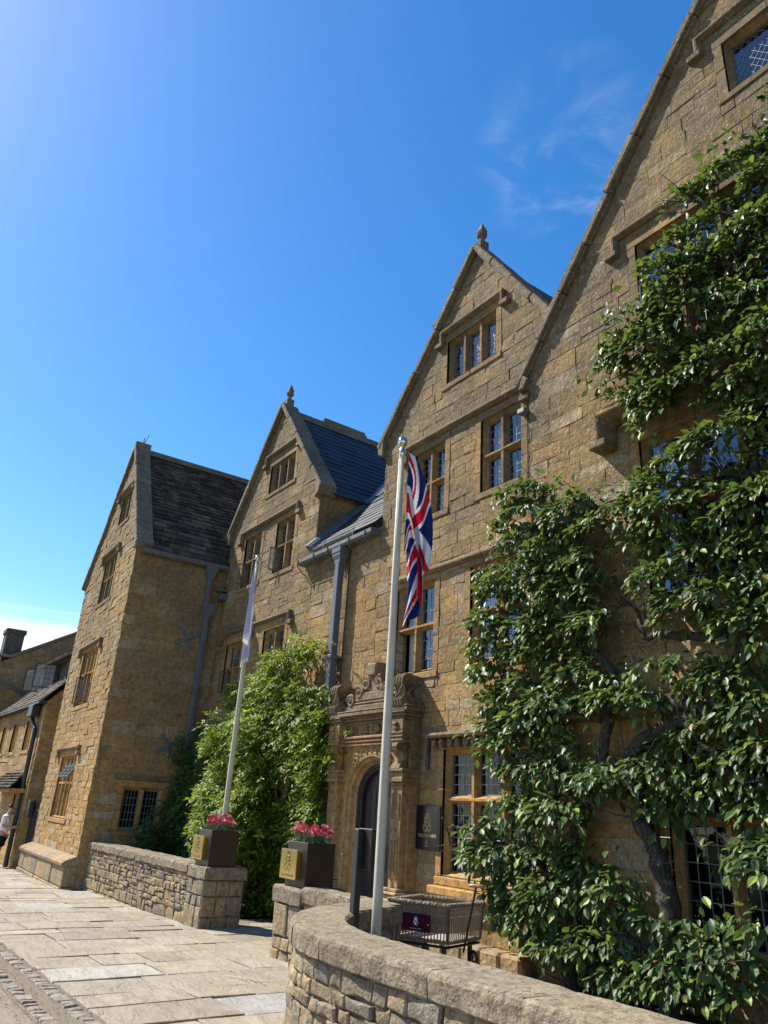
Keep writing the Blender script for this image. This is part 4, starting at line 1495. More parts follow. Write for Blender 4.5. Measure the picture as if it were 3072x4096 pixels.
window(Wg, FW, *W_W[3], 4, grid=(3, 5), tr=(1.98,), opened=((1, 1, 32, 0), (2, 1, 32, 0), (3, 1, 32, 0)), hood=(-4.3, -1.85, 2.92, .16), **wk)
window(Wg, FS, .78, 1.75, .97, 1.95, 2, grid=(4, 5), per_pane=True, lead=M_LEADL, glass=M_GLASSD, **wk)
hood_mould(Wg, FS, .5, 2.0, 2.2, 0.0, w=.08)
# battered plinth
m = MB()
for i in range(9):
    a, b = -5.55 + i * .62, -5.55 + (i + 1) * .62
    for (h0, h1, pw) in ((-.75, -.28, .3), (-.28, .16, .27)):
        aa, bb = (a + .004, b - .004)
        m.box(FW, aa, bb, h0 + .004, h1 - .004, -.05, pw + rng.uniform(-.015, .02), .02, (rng.random(), rng.random(), rng.random()))
    T = lambda u, v, w: FW(w, v, u)
    m.prism(T, [(-.05, .16), (.32, .16), (.33, .22), (.28, .27), (.02, .37), (-.05, .37)], a + .004, b - .004, (rng.random(), rng.random(), rng.random()), .012)
m.obj('plinth', M_RUB, Wg)
rg = random.Random(8)
coping_run(Wg, FW, (-5.86, 7.98), (-2.36, 11.86), -0.36, 0.10, 0.11, rg)
coping_run(Wg, FW, (.08, 8.06), (-2.36, 11.84), -0.38, 0.10, 0.11, rg)
m = MB()
m.prism(FW, [(-.14, 7.98), (.08, 7.96), (.17, 8.1), (.04, 8.3), (-.14, 8.4)], -.38, .095, (.5, .6, .5), .02)
m.prism(FW, [(-2.5, 11.74), (-2.22, 11.74), (-2.24, 12.08), (-2.36, 12.14), (-2.48, 12.08)], -.38, .09, (.5, .6, .5), .02)
m.obj('kneeler', M_COPE, Wg)
m = MB()
P = FW(-2.36, 12.1, -.15)
m.tube([P, P + Vector((.02, 0, .2))], .014, 5)
m.tube([P + Vector((.03, .02, 0)), P + Vector((.1, .1, .32))], .012, 5)
m.obj('lightning_rod', M_BLACK, Wg)
# right slope in stone slates
upW = (UL * -2.5 + ZV * 3.86)
lenW = upW.length
upW.normalize()
FWR = frame(FW(.14, 7.98, -.36), YL, upW, YL.cross(upW))
cv = [(0, 0), (8.5, 0), (8.5, lenW), (0, lenW)]
base = MB().add([FWR(*p, -0.02) for p in cv], [(0, 1, 2, 3)]).obj('stone_slate_roof', M_TILE, Wg)
slates(Wg, mas, base, FWR, cv, lambda v: 0.215 - 0.022 * v, (0.15, 0.38), 0.05, rng, M_TILE, gap=.005, name='stone_slate', jit=.014, lapjit=.022)
m = MB()
m.add([FW(-2.36, 11.84, -.36), FW(-2.36, 11.84, -9), FW(-5.8, 7.95, -9), FW(-5.8, 7.95, -.36)], [(0, 1, 2, 3)])
m.obj('stone_slate_roof', M_TILE, Wg)
m = MB()
for i in range(17):
    T = lambda u, v, w: FW(u, v, -w)
    m.prism(T, [(-2.56, 11.7), (-2.16, 11.7), (-2.31, 11.93), (-2.41, 11.93)], .38 + i * .5, .38 + i * .5 + .49, (rng.random(), rng.random(), .5))
m.obj('ridge_stone', M_COPE, Wg)
# gutter and pipe on the side
m = MB()
m.sweep(FS, [(.12, 7.92), (2.72, 7.92)], [(-0.08, 0.02), (0.06, 0.02), (0.06, 0.17), (0.04, 0.2), (-0.04, 0.2), (-0.08, 0.16)])
m.obj('gutter', M_GUT, Wg)
m = MB()
for k in range(4):
    m.tube([FS(.15, 8.0 + k * .05, .17 - k * .01), FS(2.6, 8.0 + k * .05, .17 - k * .01)], .004, 4)
for k in range(61):
    m.tube([FS(.15 + k * .0408, 7.98, .18), FS(.15 + k * .0408, 8.17, .14)], .0025, 4)
m.obj('gutter_cage', M_CASE, Wg)
for u in (.35, .95, 1.5, 2.3):
    m = MB()
    m.tube([FS(u, 7.9, .2), FS(u, 7.8, .18), FS(u, 7.74, .1), FS(u, 7.68, .02)], .014, 6)
    m.obj('gutter_bracket', M_GUT, Wg)
downpipe(Wg, FS, 2.1, 7.86, 6.55, .13, .12, ())
downpipe(Wg, FS, 2.16, 6.78, gz(-19) - .05, .13, .13, (4.4, 1.9))
m = MB()
m.box(FS, 2.42, 2.6, 6.95, 7.12, .05, .35, .01)
m.box(FS, 2.35, 2.62, 7.2, 7.26, .02, .3, .01)
m.tube([FS(2.4, 7.1, .2), FS(2.45, 7.3, .3), FS(2.6, 7.35, .1)], .015, 5)
m.obj('security_box', M_CASE, Wg)
for (u, v) in ((1.73, 5.77), (1.69, 2.98)):
    m = MB()
    for (a, wl0) in ((R(-56), .0), (R(30), .022)):
        d = (math.cos(a), math.sin(a))
        lf = lambda p, q, w, u=u, v=v, d=d: FS(u + d[0] * p - d[1] * q, v + d[1] * p + d[0] * q, w)
        m.box(lf, -.36, .36, -.045, .045, .012 + wl0, .034 + wl0, .004)
    m.lathe(FS(u, v, .06), [(.03, -.03), (.03, .03)], 8)
    m.obj('tie_plate', M_PIPE, Wg)
mas.build()

# ================================================================== COTTAGE AND FAR HOUSE
rng = random.Random(41)
Ct = thing('cottage', (-30.5, 0, gz(-30)), 'low stone cottage with pale stone-slate roof, dormer and small canopy', 'building')
mas = Masonry(300)
FC = frame((0, -2.6, 0), (1, 0, 0), (0, 0, 1), (0, -1, 0))
W_C = [(-33.0, -32.2, 3.0, 3.95), (-31.0, -30.05, 3.0, 3.95), (-28.75, -27.75, 3.0, 3.95)]
masonry_wall(Ct, mas, 'front_wall', FC, [(-34.6, -0.8), (-26.4, -0.8), (-26.4, 4.45), (-34.6, 4.45)], [hole(*w) for w in W_C] + [(-28.35, -27.1, 0.9, 1.75)], (0.16, 0.28), (0.3, 0.7), M_WING, rng)
FCE = frame((-26.4, -2.6, 0), (0, 1, 0), (0, 0, 1), (1, 0, 0))
masonry_wall(Ct, mas, 'end_wall', FCE, [(0, -0.8), (5.6, -0.8), (5.6, 4.45), (2.8, 7.4), (0, 4.45)], [], (0.14, 0.24), (0.25, 0.55), M_WING, rng)
wk = dict(rng=rng)
for w in W_C:
    window(Ct, FC, *w, 2, grid=(2, 4), **wk)
window(Ct, FC, -28.2, -27.25, 1.04, 1.6, 1, grid=(2, 2), lead=M_LEADL, glass=M_GLASSD, **wk)
upC = Vector((0, 1, 1.06)).normalized()
FCR = frame((-34.6, -2.85, 4.42), (1, 0, 0), upC, Vector((1, 0, 0)).cross(upC))
cv = [(0, 0), (8.35, 0), (8.35, 4.3), (0, 4.3)]
base = MB().add([FCR(*p, -.02) for p in cv], [(0, 1, 2, 3)]).obj('stone_slate_roof', M_TILE2, Ct)
slates(Ct, mas, base, FCR, cv, lambda v: 0.21, (0.2, 0.42), 0.035, rng, M_TILE2, gap=.004, name='stone_slate', jit=.01, lapjit=.012)
m = MB()
m.add([FCR(0, 4.3, 0), FCR(8.35, 4.3, 0), FCR(8.35, 4.3, 0) + Vector((0, 3.2, -3.3)), FCR(0, 4.3, 0) + Vector((0, 3.2, -3.3))], [(0, 1, 2, 3)])
m.obj('stone_slate_roof', M_TILE2, Ct)
m = MB()
m.sweep(FC, [(-34.6, 4.42), (-26.4, 4.42)], [(-.06, .02), (.05, .02), (.05, .25), (-.06, .25)])
m.obj('gutter', M_BLACK, Ct)
m = MB()
m.box(FC, -27.6, -26.95, 3.98, 4.36, .05, .3, .02)
m.tube([FC(-27.3, 4.0, .18), FC(-27.25, 3.85, .15), FC(-26.85, 3.6, .1), FC(-26.8, 3.3, .1), FC(-26.75, 1.9, .1), FC(-26.72, gz(-26.7), .1)], .07, 8)
m.obj('downpipe', M_BLACK, Ct)
# dormer with two open casements
FD = frame((0, -2.05, 0), (1, 0, 0), (0, 0, 1), (0, -1, 0))
m = MB()
for u in (-31.9, -30.3, -28.7, -27.1):
    m.box(FD, u - .09, u + .09, 5.0, 6.05, -.08, .03, .01)
m.box(FD, -32.0, -27.0, 5.98, 6.1, -.08, .04, .01)
m.box(FD, -32.0, -27.0, 4.98, 5.12, -.08, .05, .01)
m.box(FD, -31.9, -27.1, 5.1, 6.0, -.12, -.1, .0)
dorm = m.obj('dormer', M_TIMB, Ct)
for hu in (-30.2, -28.6):
    ang = R(68)
    lf = lambda u, v, w, hu=hu: FD(hu - u * math.cos(ang), v, .04 + u * math.sin(ang) + w * .5)
    cs, lm = MB(), MB()
    for (p, q, a, b) in ((0, .04, 5.12, 5.95), (.66, .7, 5.12, 5.95), (.04, .66, 5.12, 5.16), (.04, .66, 5.91, 5.95)):
        cs.box(lf, p, q, a, b, -.02, .02, .004)
    k = cs.obj('casement', M_BLACK, dorm)
    for q_ in (.25, .45):
        lm.box(lf, q_ - .008, q_ + .008, 5.16, 5.91, -.006, .006, .002)
    for q_ in (5.35, 5.54, 5.72):
        lm.box(lf, .04, .66, q_ - .008, q_ + .008, -.007, .007, .002)
    lm.obj('lead_lattice', M_LEADL, k)
    mesh_obj('pane', [lf(.04, 5.16, 0), lf(.66, 5.16, 0), lf(.66, 5.91, 0), lf(.04, 5.91, 0)], [(0, 1, 2, 3)], M_GLASSD, k)
for (a, b) in ((-32.3, -26.4),):
    FDR = frame((a, -2.35, 5.98), (1, 0, 0), Vector((0, 1, .55)).normalized(), Vector((1, 0, 0)).cross(Vector((0, 1, .55)).normalized()))
    cvd = [(0, 0), (b - a, 0), (b - a, 2.6), (0, 2.6)]
    bs = MB().add([FDR(*p, -.03) for p in cvd], [(0, 1, 2, 3)]).obj('dormer_roof', M_TILE2, Ct)
    slates(Ct, mas, bs, FDR, cvd, lambda v: 0.21, (0.22, 0.45), 0.045, rng, M_TILE2, gap=.005, name='stone_slate', jit=.012, lapjit=.015)
FDC = frame((-27.0, -2.05, 0), (0, 1, 0), (0, 0, 1), (1, 0, 0))
MB().add([FDC(u, v, 0) for u, v in ((0, 5.0), (1.5, 6.5), (0, 6.05))], [(0, 1, 2)]).obj('dormer_cheek', M_TIMB, Ct)
# canopy over the cottage door
upP = Vector((0, 1, .9)).normalized()
FPR = frame((-30.6, -3.15, 1.78), (1, 0, 0), upP, Vector((1, 0, 0)).cross(upP))
cvp = [(0, 0), (4.1, 0), (3.4, .78), (0.6, .78)]
bs = MB().add([FPR(*p, -.04) for p in cvp], [(0, 1, 2, 3)]).obj('canopy', M_TILE, Ct)
slates(Ct, mas, bs, FPR, cvp, lambda v: 0.13, (0.25, 0.5), 0.05, rng, M_TILE, gap=.005, name='stone_slate', jit=.012)
m = MB()
m.box(FC, -30.5, -26.6, 1.66, 1.78, -.02, .5, .02)
m.obj('canopy_beam', M_DRESS, Ct)
m = MB()
a = FC(-31.2, 2.55, 0)
m.tube([FC(-30.7, 2.62, .0), FC(-30.7, 2.62, .75)], .02, 6)
m.tube([FC(-30.7, 2.95, .0), FC(-30.7, 2.64, .7)], .012, 6)
br = m.obj('sign_bracket', M_BLACK, Ct)
hs = thing('hanging_sign', (-30.7, -3.1, 2.2), 'small red sign board hanging from the cottage bracket', 'sign')
m = MB()
m.box(FC, -30.72, -30.68, 2.05, 2.55, .25, .72, .008)
m.obj('board', M_REDP, hs)
m = MB()
for w in (.35, .62):
    m.tube([FC(-30.7, 2.545, w), FC(-30.7, 2.61, w)], .008, 5)
m.obj('hook', M_BLACK, hs)
mas.build()

Fh = thing('town_house', (-38, 0, gz(-38)), 'taller stone house end wall with sloping coping and chimney', 'building')
mas = Masonry(300)
FF = frame((-34.62, 0, 0), (0, 1, 0), (0, 0, 1), (1, 0, 0))
masonry_wall(Fh, mas, 'end_wall', FF, [(-3.2, -0.8), (6, -0.8), (6, 10.5), (3.5, 10.5), (-3.2, 6.55)], [], (0.17, 0.3), (0.3, 0.7), M_WING, rng)
FFF = frame((0, -3.2, 0), (1, 0, 0), (0, 0, 1), (0, -1, 0))
masonry_wall(Fh, mas, 'front_wall', FFF, [(-46, -0.9), (-34.62, -0.9), (-34.62, 6.85), (-46, 6.85)], [], (0.17, 0.3), (0.3, 0.7), M_WING, rng)
coping_run(Fh, FF, (-2.75, 6.86), (3.5, 10.55), -.3, .08, .1, rg)
m = MB()
m.box(FF, -3.3, -2.7, 6.86, 6.95, -.3, .08, .02)
m.add([(-34.7, -2.7, 6.9), (-46, -2.7, 6.9), (-46, 3.5, 10.5), (-34.7, 3.5, 10.5)], [(0, 1, 2, 3)])
m.obj('stone_roof', M_TILE2, Fh)
m = MB()
m.box(FF, -3.05, -2.35, 6.6, 8.02, -1.0, -.25, .02, (.5, .5, .9))
m.box(FF, -3.1, -2.3, 7.9, 8.1, -1.05, -.2, .02, (.5, .5, .9))
m.obj('chimney', stone_mat("stone_sooty", (.12, .1, .085), (.1, .085, .075), (.16, .14, .12), dirt=(.07, .06, .055), wz=(0, 6), wmax=.7, wmin=.5, tool=False), Fh)
m = MB()
m.tube([FF(-3.1, 5.85, .08), FF(-1.4, 5.35, .08)], .06, 8)
m.obj('waste_pipe', M_CASE, Fh)
mas.build()

# iron gate in the gap between cottage and wing
gt = thing('iron_gate', (-25.9, -2.5, gz(-26)), 'narrow black iron gate in the gap beside the cottage', 'gate')
for k in range(8):
    m = MB()
    xx = -26.35 + k * .13
    top = 1.35 + (.12 if k in (0, 7) else .06 * math.sin(k / 7 * math.pi))
    m.tube([(xx, -2.35, gz(-26) + .03), (xx, -2.35, top)], .014 if 0 < k < 7 else .03, 6)
    m.obj('bar', M_BLACK, gt)
m = MB()
for z in (gz(-26) + .15, .4, 1.2):
    m.tube([(-26.35, -2.35, z), (-25.44, -2.35, z)], .015, 6)
m.obj('rail', M_BLACK, gt)
m = MB()
m.box(FC, -26.25, -25.95, 1.0, 1.45, -.15, -.05, .01)
m.obj('lock_box', M_BLACK, gt)

# ================================================================== GARDEN WALLS
def wall_stones(wall, mas, fr, rect, rng, hr=(0.09, 0.2), wr=(0.1, 0.34)):
    polys = list(coursed(rect, hr, wr, rng, 0.25))
    mas.lay(wall, fr, polys, M_RUB, rng, 0.006, 0.012, (0.0, 0.028), 'stone', jit=0.012, dome=0.012, seg=0.09, base=-0.04)

def coping_block(fr, u0, u1, w0, w1, z0, z1, rng, parent, jag=0.012, cname='coping_stone'):
    """rough block; profile rounded at the front top; fr(u, v=height, w=outwards)"""
    prof = [(w0, z0), (w0, z1 - .02), (w0 + .02, z1), (w1 - .035, z1), (w1 - .01, z1 - .012), (w1, z1 - .04), (w1, z0 + .015), (w1 - .012, z0)]
    n, m_ = 7, len(prof)
    vs, fs = [], []
    for i in range(n):
        u = u0 + (u1 - u0) * i / (n - 1)
        e = 0.008 if i in (0, n - 1) else 0
        for k, (w, z) in enumerate(prof):
            cw, cz = (w0 + w1) / 2, (z0 + z1) / 2
            vs.append(fr(u, z + (cz - z) * e * 4 + rng.uniform(-jag, jag) * .6, w + (cw - w) * e * 2 + rng.uniform(-jag, jag)))
    for i in range(n - 1):
        for k in range(m_):
            k2 = (k + 1) % m_
            fs.append((i * m_ + k, i * m_ + k2, (i + 1) * m_ + k2, (i + 1) * m_ + k))
    fs.append(tuple(range(m_ - 1, -1, -1)))
    fs.append(tuple((n - 1) * m_ + k for k in range(m_)))
    t = (rng.random(), rng.random(), rng.random())
    mesh_obj(cname, vs, fs, M_WCOP, parent, [t] * len(fs))

rng = random.Random(51)
# --- wall 1 with its pier beside the gateway
G1 = thing('garden_wall', (-16.2, -2.2, gz(-16)), 'low rubble wall with a square pier running to the projecting wing', 'wall')
FG = frame((0, -2.38, 0), (1, 0, 0), (0, 0, 1), (0, -1, 0))
mas = Masonry(300)
m = MB()
m.box(FG, -19.6, -13.4, -.6, .56, -.4, -.012, .0)
m.box(FG, -13.40, -12.78, -.5, .5, -.67, -.012, .0)
core = m.obj('core', M_MORT2, G1)
wall_stones(core, mas, FG, (-19.55, -13.45, -.36, .55), rng)
FGb = frame((0, -1.98, 0), (-1, 0, 0), (0, 0, 1), (0, 1, 0))
wall_stones(core, mas, FGb, (13.45, 19.55, -.36, .55), rng)
def pier(core, mas, x0, x1, y0, y1, zb, zt, rng):
    for fr, (a, b) in ((frame((0, y0, 0), (1, 0, 0), (0, 0, 1), (0, -1, 0)), (x0, x1)), (frame((x1, 0, 0), (0, 1, 0), (0, 0, 1), (1, 0, 0)), (y0, y1)),
                       (frame((x0, 0, 0), (0, -1, 0), (0, 0, 1), (-1, 0, 0)), (-y1, -y0)), (frame((0, y1, 0), (-1, 0, 0), (0, 0, 1), (0, 1, 0)), (-x1, -x0))):
        v = zb
        while v < zt - .01:
            h = min(rng.uniform(.14, .34), zt - v)
            if zt - v - h < .1:
                h = zt - v
            k = rng.choice((2, 3, 3))
            cuts = sorted([a, b] + [a + (b - a) * (q + rng.uniform(-.12, .12)) / k for q in range(1, k)])
            mas.lay(core, fr, [[(cuts[q], v), (cuts[q + 1], v), (cuts[q + 1], v + h), (cuts[q], v + h)] for q in range(k)], M_RUB, rng, .007, .012, (0.0, .02), 'stone', jit=.008, dome=.01, seg=.12, base=-.03)
            v += h
pier(core, mas, -13.42, -12.76, -2.40, -1.68, gz(-13) - .02, .50, rng)
u = -19.6
while u < -13.5:
    L = rng.uniform(.5, .85)
    e = min(u + L, -13.46)
    if -13.46 - e < .3:
        e = -13.46
    coping_block(FG, u + .004, e - .004, -.44, .05, .55, .70, rng, G1)
    u = e
coping_block(FG, -13.46, -12.70, -.72, .05, .51, .70, rng, G1)
mas.build()

# --- wall 2: pier, short straight run, quarter curve, long near run
G2 = thing('garden_wall', (-6, -3.6, gz(-6)), 'rubble wall with heavy rough coping, curving round the flagpole to the pavement', 'wall')
mas = Masonry(300)
rng = random.Random(57)
CC, RO = Vector((-5.25, -2.55)), 2.08
def curved(u, v, w):
    """u<0: straight run behind along X; 0..arc: quarter circle; beyond: straight near run. w outwards from the outer face"""
    arc = RO * math.pi / 2
    if u < 0:
        return Vector((CC.x - RO + w * -1.0, CC.y - u, v))          # tail running back
    if u < arc:
        t = math.pi + u / RO
        return Vector((CC.x + (RO + w) * math.cos(t), CC.y + (RO + w) * math.sin(t), v))
    return Vector((CC.x + (u - arc), CC.y - RO - w, v))
ARC = RO * math.pi / 2
END = ARC + 7.6
m = MB()
US0 = .36
us = [US0 + i * (ARC - US0) / 16 for i in range(17)] + [END]
vs, fs = [], []
for u in us:
    for (w, z) in ((-.012, -.5), (-.012, .64), (-.4, .64), (-.4, -.5)):
        vs.append(curved(u, z, w))
for i in range(len(us) - 1):
    for k in range(4):
        fs.append((i * 4 + k, i * 4 + (k + 1) % 4, (i + 1) * 4 + (k + 1) % 4, (i + 1) * 4 + k))
fs.append((0, 1, 2, 3))
m.add(vs, fs)
FG2 = frame((0, -2.52, 0), (1, 0, 0), (0, 0, 1), (0, -1, 0))
m.box(FG2, -9.3, -7.58, -.5, .57, -.26, -.012, .0)
m.box(FG2, -9.98, -9.345, -.5, .5, -.58, -.012, .0)
core = m.obj('core', M_MORT2, G2)
# long outer face, larger stones low down
polys = list(coursed((US0, END, -.2, .30), (0.13, 0.24), (0.12, 0.36), rng, .3)) + list(coursed((US0, END, .30, .64), (0.09, 0.16), (0.12, 0.34), rng, .15))
mas.lay(core, curved, polys, M_RUB, rng, .006, .013, (0.0, .028), 'stone', jit=.012, dome=.014, seg=.08, base=-.04)
inner = lambda u, v, w: curved(u, v, -.4 - w)
mas.lay(core, inner, list(coursed((US0, END, -.2, .6), (0.14, 0.26), (0.2, 0.45), rng, .1)), M_RUB, rng, .008, .015, (0.0, .03), 'stone', jit=.01, dome=.012, seg=.12, base=-.03)
wall_stones(core, mas, FG2, (-9.3, -7.6, -.25, .56), rng)
FG2b = frame((0, -2.26, 0), (-1, 0, 0), (0, 0, 1), (0, 1, 0))
wall_stones(core, mas, FG2b, (7.6, 9.3, -.25, .56), rng)
FG2e = frame((-7.58, -2.52, 0), (0, 1, 0), (0, 0, 1), (1, 0, 0))
mas.lay(core, FG2e, list(coursed((0.0, .26, -.2, .56), (.3, .4), (.4, .6), rng, 0)), M_WCOP, rng, .008, .015, (0.0, .02), 'stone', jit=.008, dome=.01, seg=.12)
pier(core, mas, -10.0, -9.32, -2.54, -1.92, gz(-10) - .02, .50, rng)
u = US0
L0 = [.62, .85, .62, .7, .55, .72, .78, .66, .8, .7, .75, .7, .7, .7, .7]
for L in L0:
    if u + L > END:
        break
    coping_block(curved, u + .0025, u + L - .0025, -.44, .045, .635, .80, rng, G2, jag=.007)
    u += L
u = -9.3
for L in (.62, .56, .56):
    coping_block(FG2, u + .004, u + L - .004, -.28, .04, .55, .74, rng, G2)
    u += L
coping_block(FG2, -10.05, -9.30, -.66, .06, .505, .71, rng, G2)
mas.build()

# ================================================================== EMBLEM AND LETTERING
def spiral(cx, cy, r0, turns, st, k=18, shrink=0.85, sgn=1):
    out = []
    for i in range(k):
        q = i / (k - 1)
        t = st + sgn * turns * 2 * math.pi * q
        rr = r0 * (1 - shrink * q)
        out.append((cx + rr * math.cos(t), cy + rr * math.sin(t)))
    return out

def emblem(fr, cx, cz, h, rad, material, parent, name='emblem', lift=0.0):
    """scrolled shield with two beasts, height h"""
    s = h / 2.0
    m = MB()
    L = []
    L.append([(-.27, .6), (.27, .6)])
    L.append([(-.27, .6), (-.27, -.15), (0, -.52), (.27, -.15), (.27, .6)])
    for d in (-1, 1):
        L.append([(d * x_, y_) for x_, y_ in ((.0, -.5), (.2, -.75), (.35, -.92))])
        L.append([(d * x_, y_) for x_, y_ in ((.32, -.1), (.5, -.12), (.62, -.32), (.6, -.62), (.42, -.86), (.2, -.82), (.02, -.62), (-.25, -.22))])
        L.append([(d * a, b) for a, b in spiral(.42, -.3, .14, 1.2, 0.6)])
        L.append([(d * a, b) for a, b in spiral(.42, .12, .12, 1.3, 4.4)])
        L.append([(d * a, b) for a, b in spiral(.4, .42, .11, 1.2, 4.2)])
        L.append([(d * x_, y_) for x_, y_ in ((.38, .6), (.2, .68), (.06, .64))])
        L.append([(d * a, b) for a, b in spiral(.17, .82, .15, 1.3, -1.2)])
        L.append([(d * x_, y_) for x_, y_ in ((.0, .68), (.06, .84), (.0, .98))])
    for P in L:
        m.tube([fr(cx + a * s, cz + b * s, lift) for a, b in P], rad, 5)
    for by in (.36, .02):                                   # the two beasts on the shield
        beast = [(-.17, .06), (-.2, .14), (-.12, .17), (-.06, .1), (.08, .11), (.15, .17), (.19, .12), (.14, .04), (.17, -.1), (.11, -.1), (.08, -.02), (-.04, -.02), (-.08, -.1), (-.14, -.1), (-.12, 0)]
        m.prism(lambda u, v, w: fr(u, v, w), [(cx + a * s, cz + (by + b) * s) for a, b in beast], lift - .002, lift + rad * .8)
    return m.obj(name, material, parent, True)

def lettering(text, fr, cx, cz, width, material, parent, lift=0.0, depth=0.002, name='lettering', squash=1.0):
    cu = bpy.data.curves.new('lettering', 'FONT')
    cu.body = text
    cu.align_x = 'CENTER'
    cu.align_y = 'CENTER'
    cu.resolution_u = 3
    ob = bpy.data.objects.new('lettering', cu)
    COL.objects.link(ob)
    dg = bpy.context.evaluated_depsgraph_get()
    me = bpy.data.meshes.new_from_object(ob.evaluated_get(dg))
    bpy.data.objects.remove(ob)
    V = [v.co.copy() for v in me.vertices]
    Fs = [tuple(p.vertices) for p in me.polygons]
    bpy.data.meshes.remove(me)
    w = max(v.x for v in V) - min(v.x for v in V)
    k = width / w
    vs = [fr(cx + v.x * k, cz + v.y * k * squash, lift) for v in V]
    return mesh_obj(name, vs, Fs, material, parent)

NAME = 'THE LYGON ARMS'
# wall sign by the door
sg = thing('wall_sign', (-9.9, -0.03, 1.2), 'dark rectangular wall sign with gold crest and lettering beside the doorway', 'sign')
m = MB()
m.box(FM, -10.19, -9.60, 1.20, 1.84, .012, .05, .006)
m.box(FM, -10.155, -9.635, 1.235, 1.805, .049, .056, .003)
m.obj('board', M_SIGN, sg)
emblem(FM, -9.895, 1.59, .30, .0042, M_GILT, sg, lift=.058)
lettering(NAME, FM, -9.895, 1.40, .44, M_GILT, sg, lift=.0585, squash=1.25)
m = MB()
for d in (-1, 1):
    m.tube([FM(-9.895 + d * x_, z_, .058) for x_, z_ in ((.0, 1.345), (.02, 1.32), (.024, 1.285), (.012, 1.268), (.0, 1.268))], .0022, 5)
m.tube([FM(-9.895, 1.33, .058), FM(-9.895, 1.285, .058)], .004, 5)
m.tube([FM(-9.95, 1.25, .058), FM(-9.84, 1.25, .058)], .0025, 5)
m.obj('small_emblem', M_GILT, sg)

# ================================================================== PLANTERS
def leaf_quad(p, d, n, L, W):
    s = d.cross(n).normalized()
    return [p, p + d * L * .4 + s * W * .5, p + d * L, p + d * L * .4 - s * W * .5]

def planter(x0, x1, y0, y1, z, h, label, seed):
    rg = random.Random(seed)
    T = thing('planter', ((x0 + x1) / 2, (y0 + y1) / 2, z), label, 'planter', 'bronze planters on the gateway piers')
    FT = frame((0, y0, 0), (1, 0, 0), (0, 0, 1), (0, -1, 0))
    m = MB()
    t = .02
    dp = y1 - y0
    m.box(FT, x0, x1, z, z + h, -t, 0, .004)
    m.box(FT, x0, x1, z, z + h, -dp, -dp + t, .004)
    m.box(FT, x0, x0 + t, z + .001, z + h - .001, -dp + t, -t, .004)
    m.box(FT, x1 - t, x1, z + .001, z + h - .001, -dp + t, -t, .004)
    m.obj('box', M_BRONZE, T)
    m = MB()
    m.box(FT, x0 + t, x1 - t, z + .002, z + h - .05, -dp + t, -t, .0)
    m.obj('soil', M_SOIL, T)
    m = MB()
    px0, px1 = x0 - .02, x1 - .13
    c = (px0 + px1) / 2
    m.box(FT, px0 + .03, px1 - .01, z + .12, z + h - .12, .0, .055, .003)
    m.box(FT, px0, px1 + .01, z + .095, z + h - .095, .056, .082, .004)
    pq = m.obj('plaque', M_BRASS, T)
    emblem(FT, c, z + h * .56, h * .47, .0021, M_ENGR, pq, lift=.083)
    lettering(NAME, FT, c, z + h * .245, (px1 - px0) * .78, M_ENGR, pq, lift=.0832, squash=1.2)
    # carnations
    Cn = thing('carnation_plant', ((x0 + x1) / 2, (y0 + y1) / 2, z + h - .05), label.replace('bronze box planter with brass plaque', 'pink carnations in the planter'), 'flowers', 'carnations in the planters')
    lv = MB()
    zt = z + h - .05
    for i in range(420):
        p = Vector((rg.uniform(x0 + .03, x1 - .03), rg.uniform(y0 + .03, y1 - .03), zt))
        d = Vector((rg.uniform(-.6, .6), rg.uniform(-.6, .6), rg.uniform(.6, 1.3))).normalized()
        n = Vector((rg.uniform(-1, 1), rg.uniform(-1, 1), .3)).normalized()
        p = p + Vector((0, 0, rg.uniform(0, .12)))
        lv.add(leaf_quad(p, d, n, rg.uniform(.06, .13), .012), [(0, 1, 2, 3)], (rg.random(), rg.random(), .5))
    lv.obj('foliage', M_GRASSY, Cn)
    tag(Cn.children[0], kind='stuff')
    for i in range(58):
        p = Vector((rg.uniform(x0 + .02, x1 - .02), rg.uniform(y0 + .02, y1 - .02), zt + rg.uniform(.12, .27)))
        fl = MB()
        fl.tube([p - Vector((rg.uniform(-.03, .03), rg.uniform(-.03, .03), .16)), p], .0025, 4, (.5, .2, .5))
        st = fl.obj('stem', M_GRASSY, Cn)
        fl = MB()
        for k in range(13):
            a = k * 2.4
            el = rg.uniform(-.1, 1.2)
            d = Vector((math.cos(a) * math.cos(el), math.sin(a) * math.cos(el), math.sin(el)))
            n = Vector((-math.sin(a) + rg.uniform(-.6, .6), math.cos(a) + rg.uniform(-.6, .6), rg.uniform(-.5, .5))).normalized()
            s = d.cross(n).normalized()
            L = rg.uniform(.026, .042)
            fl.add([p, p + d * L + s * .019, p + d * L * 1.15, p + d * L - s * .019], [(0, 1, 2, 3)])
        fl.obj('flower_head', M_PINK if rg.random() < .55 else M_ROSE, st)
    return T
planter(-13.32, -12.78, -2.36, -1.86, .70, .56, 'bronze box planter with brass plaque on the pier that ends the straight wall', 3)
planter(-9.88, -9.35, -2.50, -2.06, .71, .55, 'bronze box planter with brass plaque on the pier joined to the curved wall', 4)

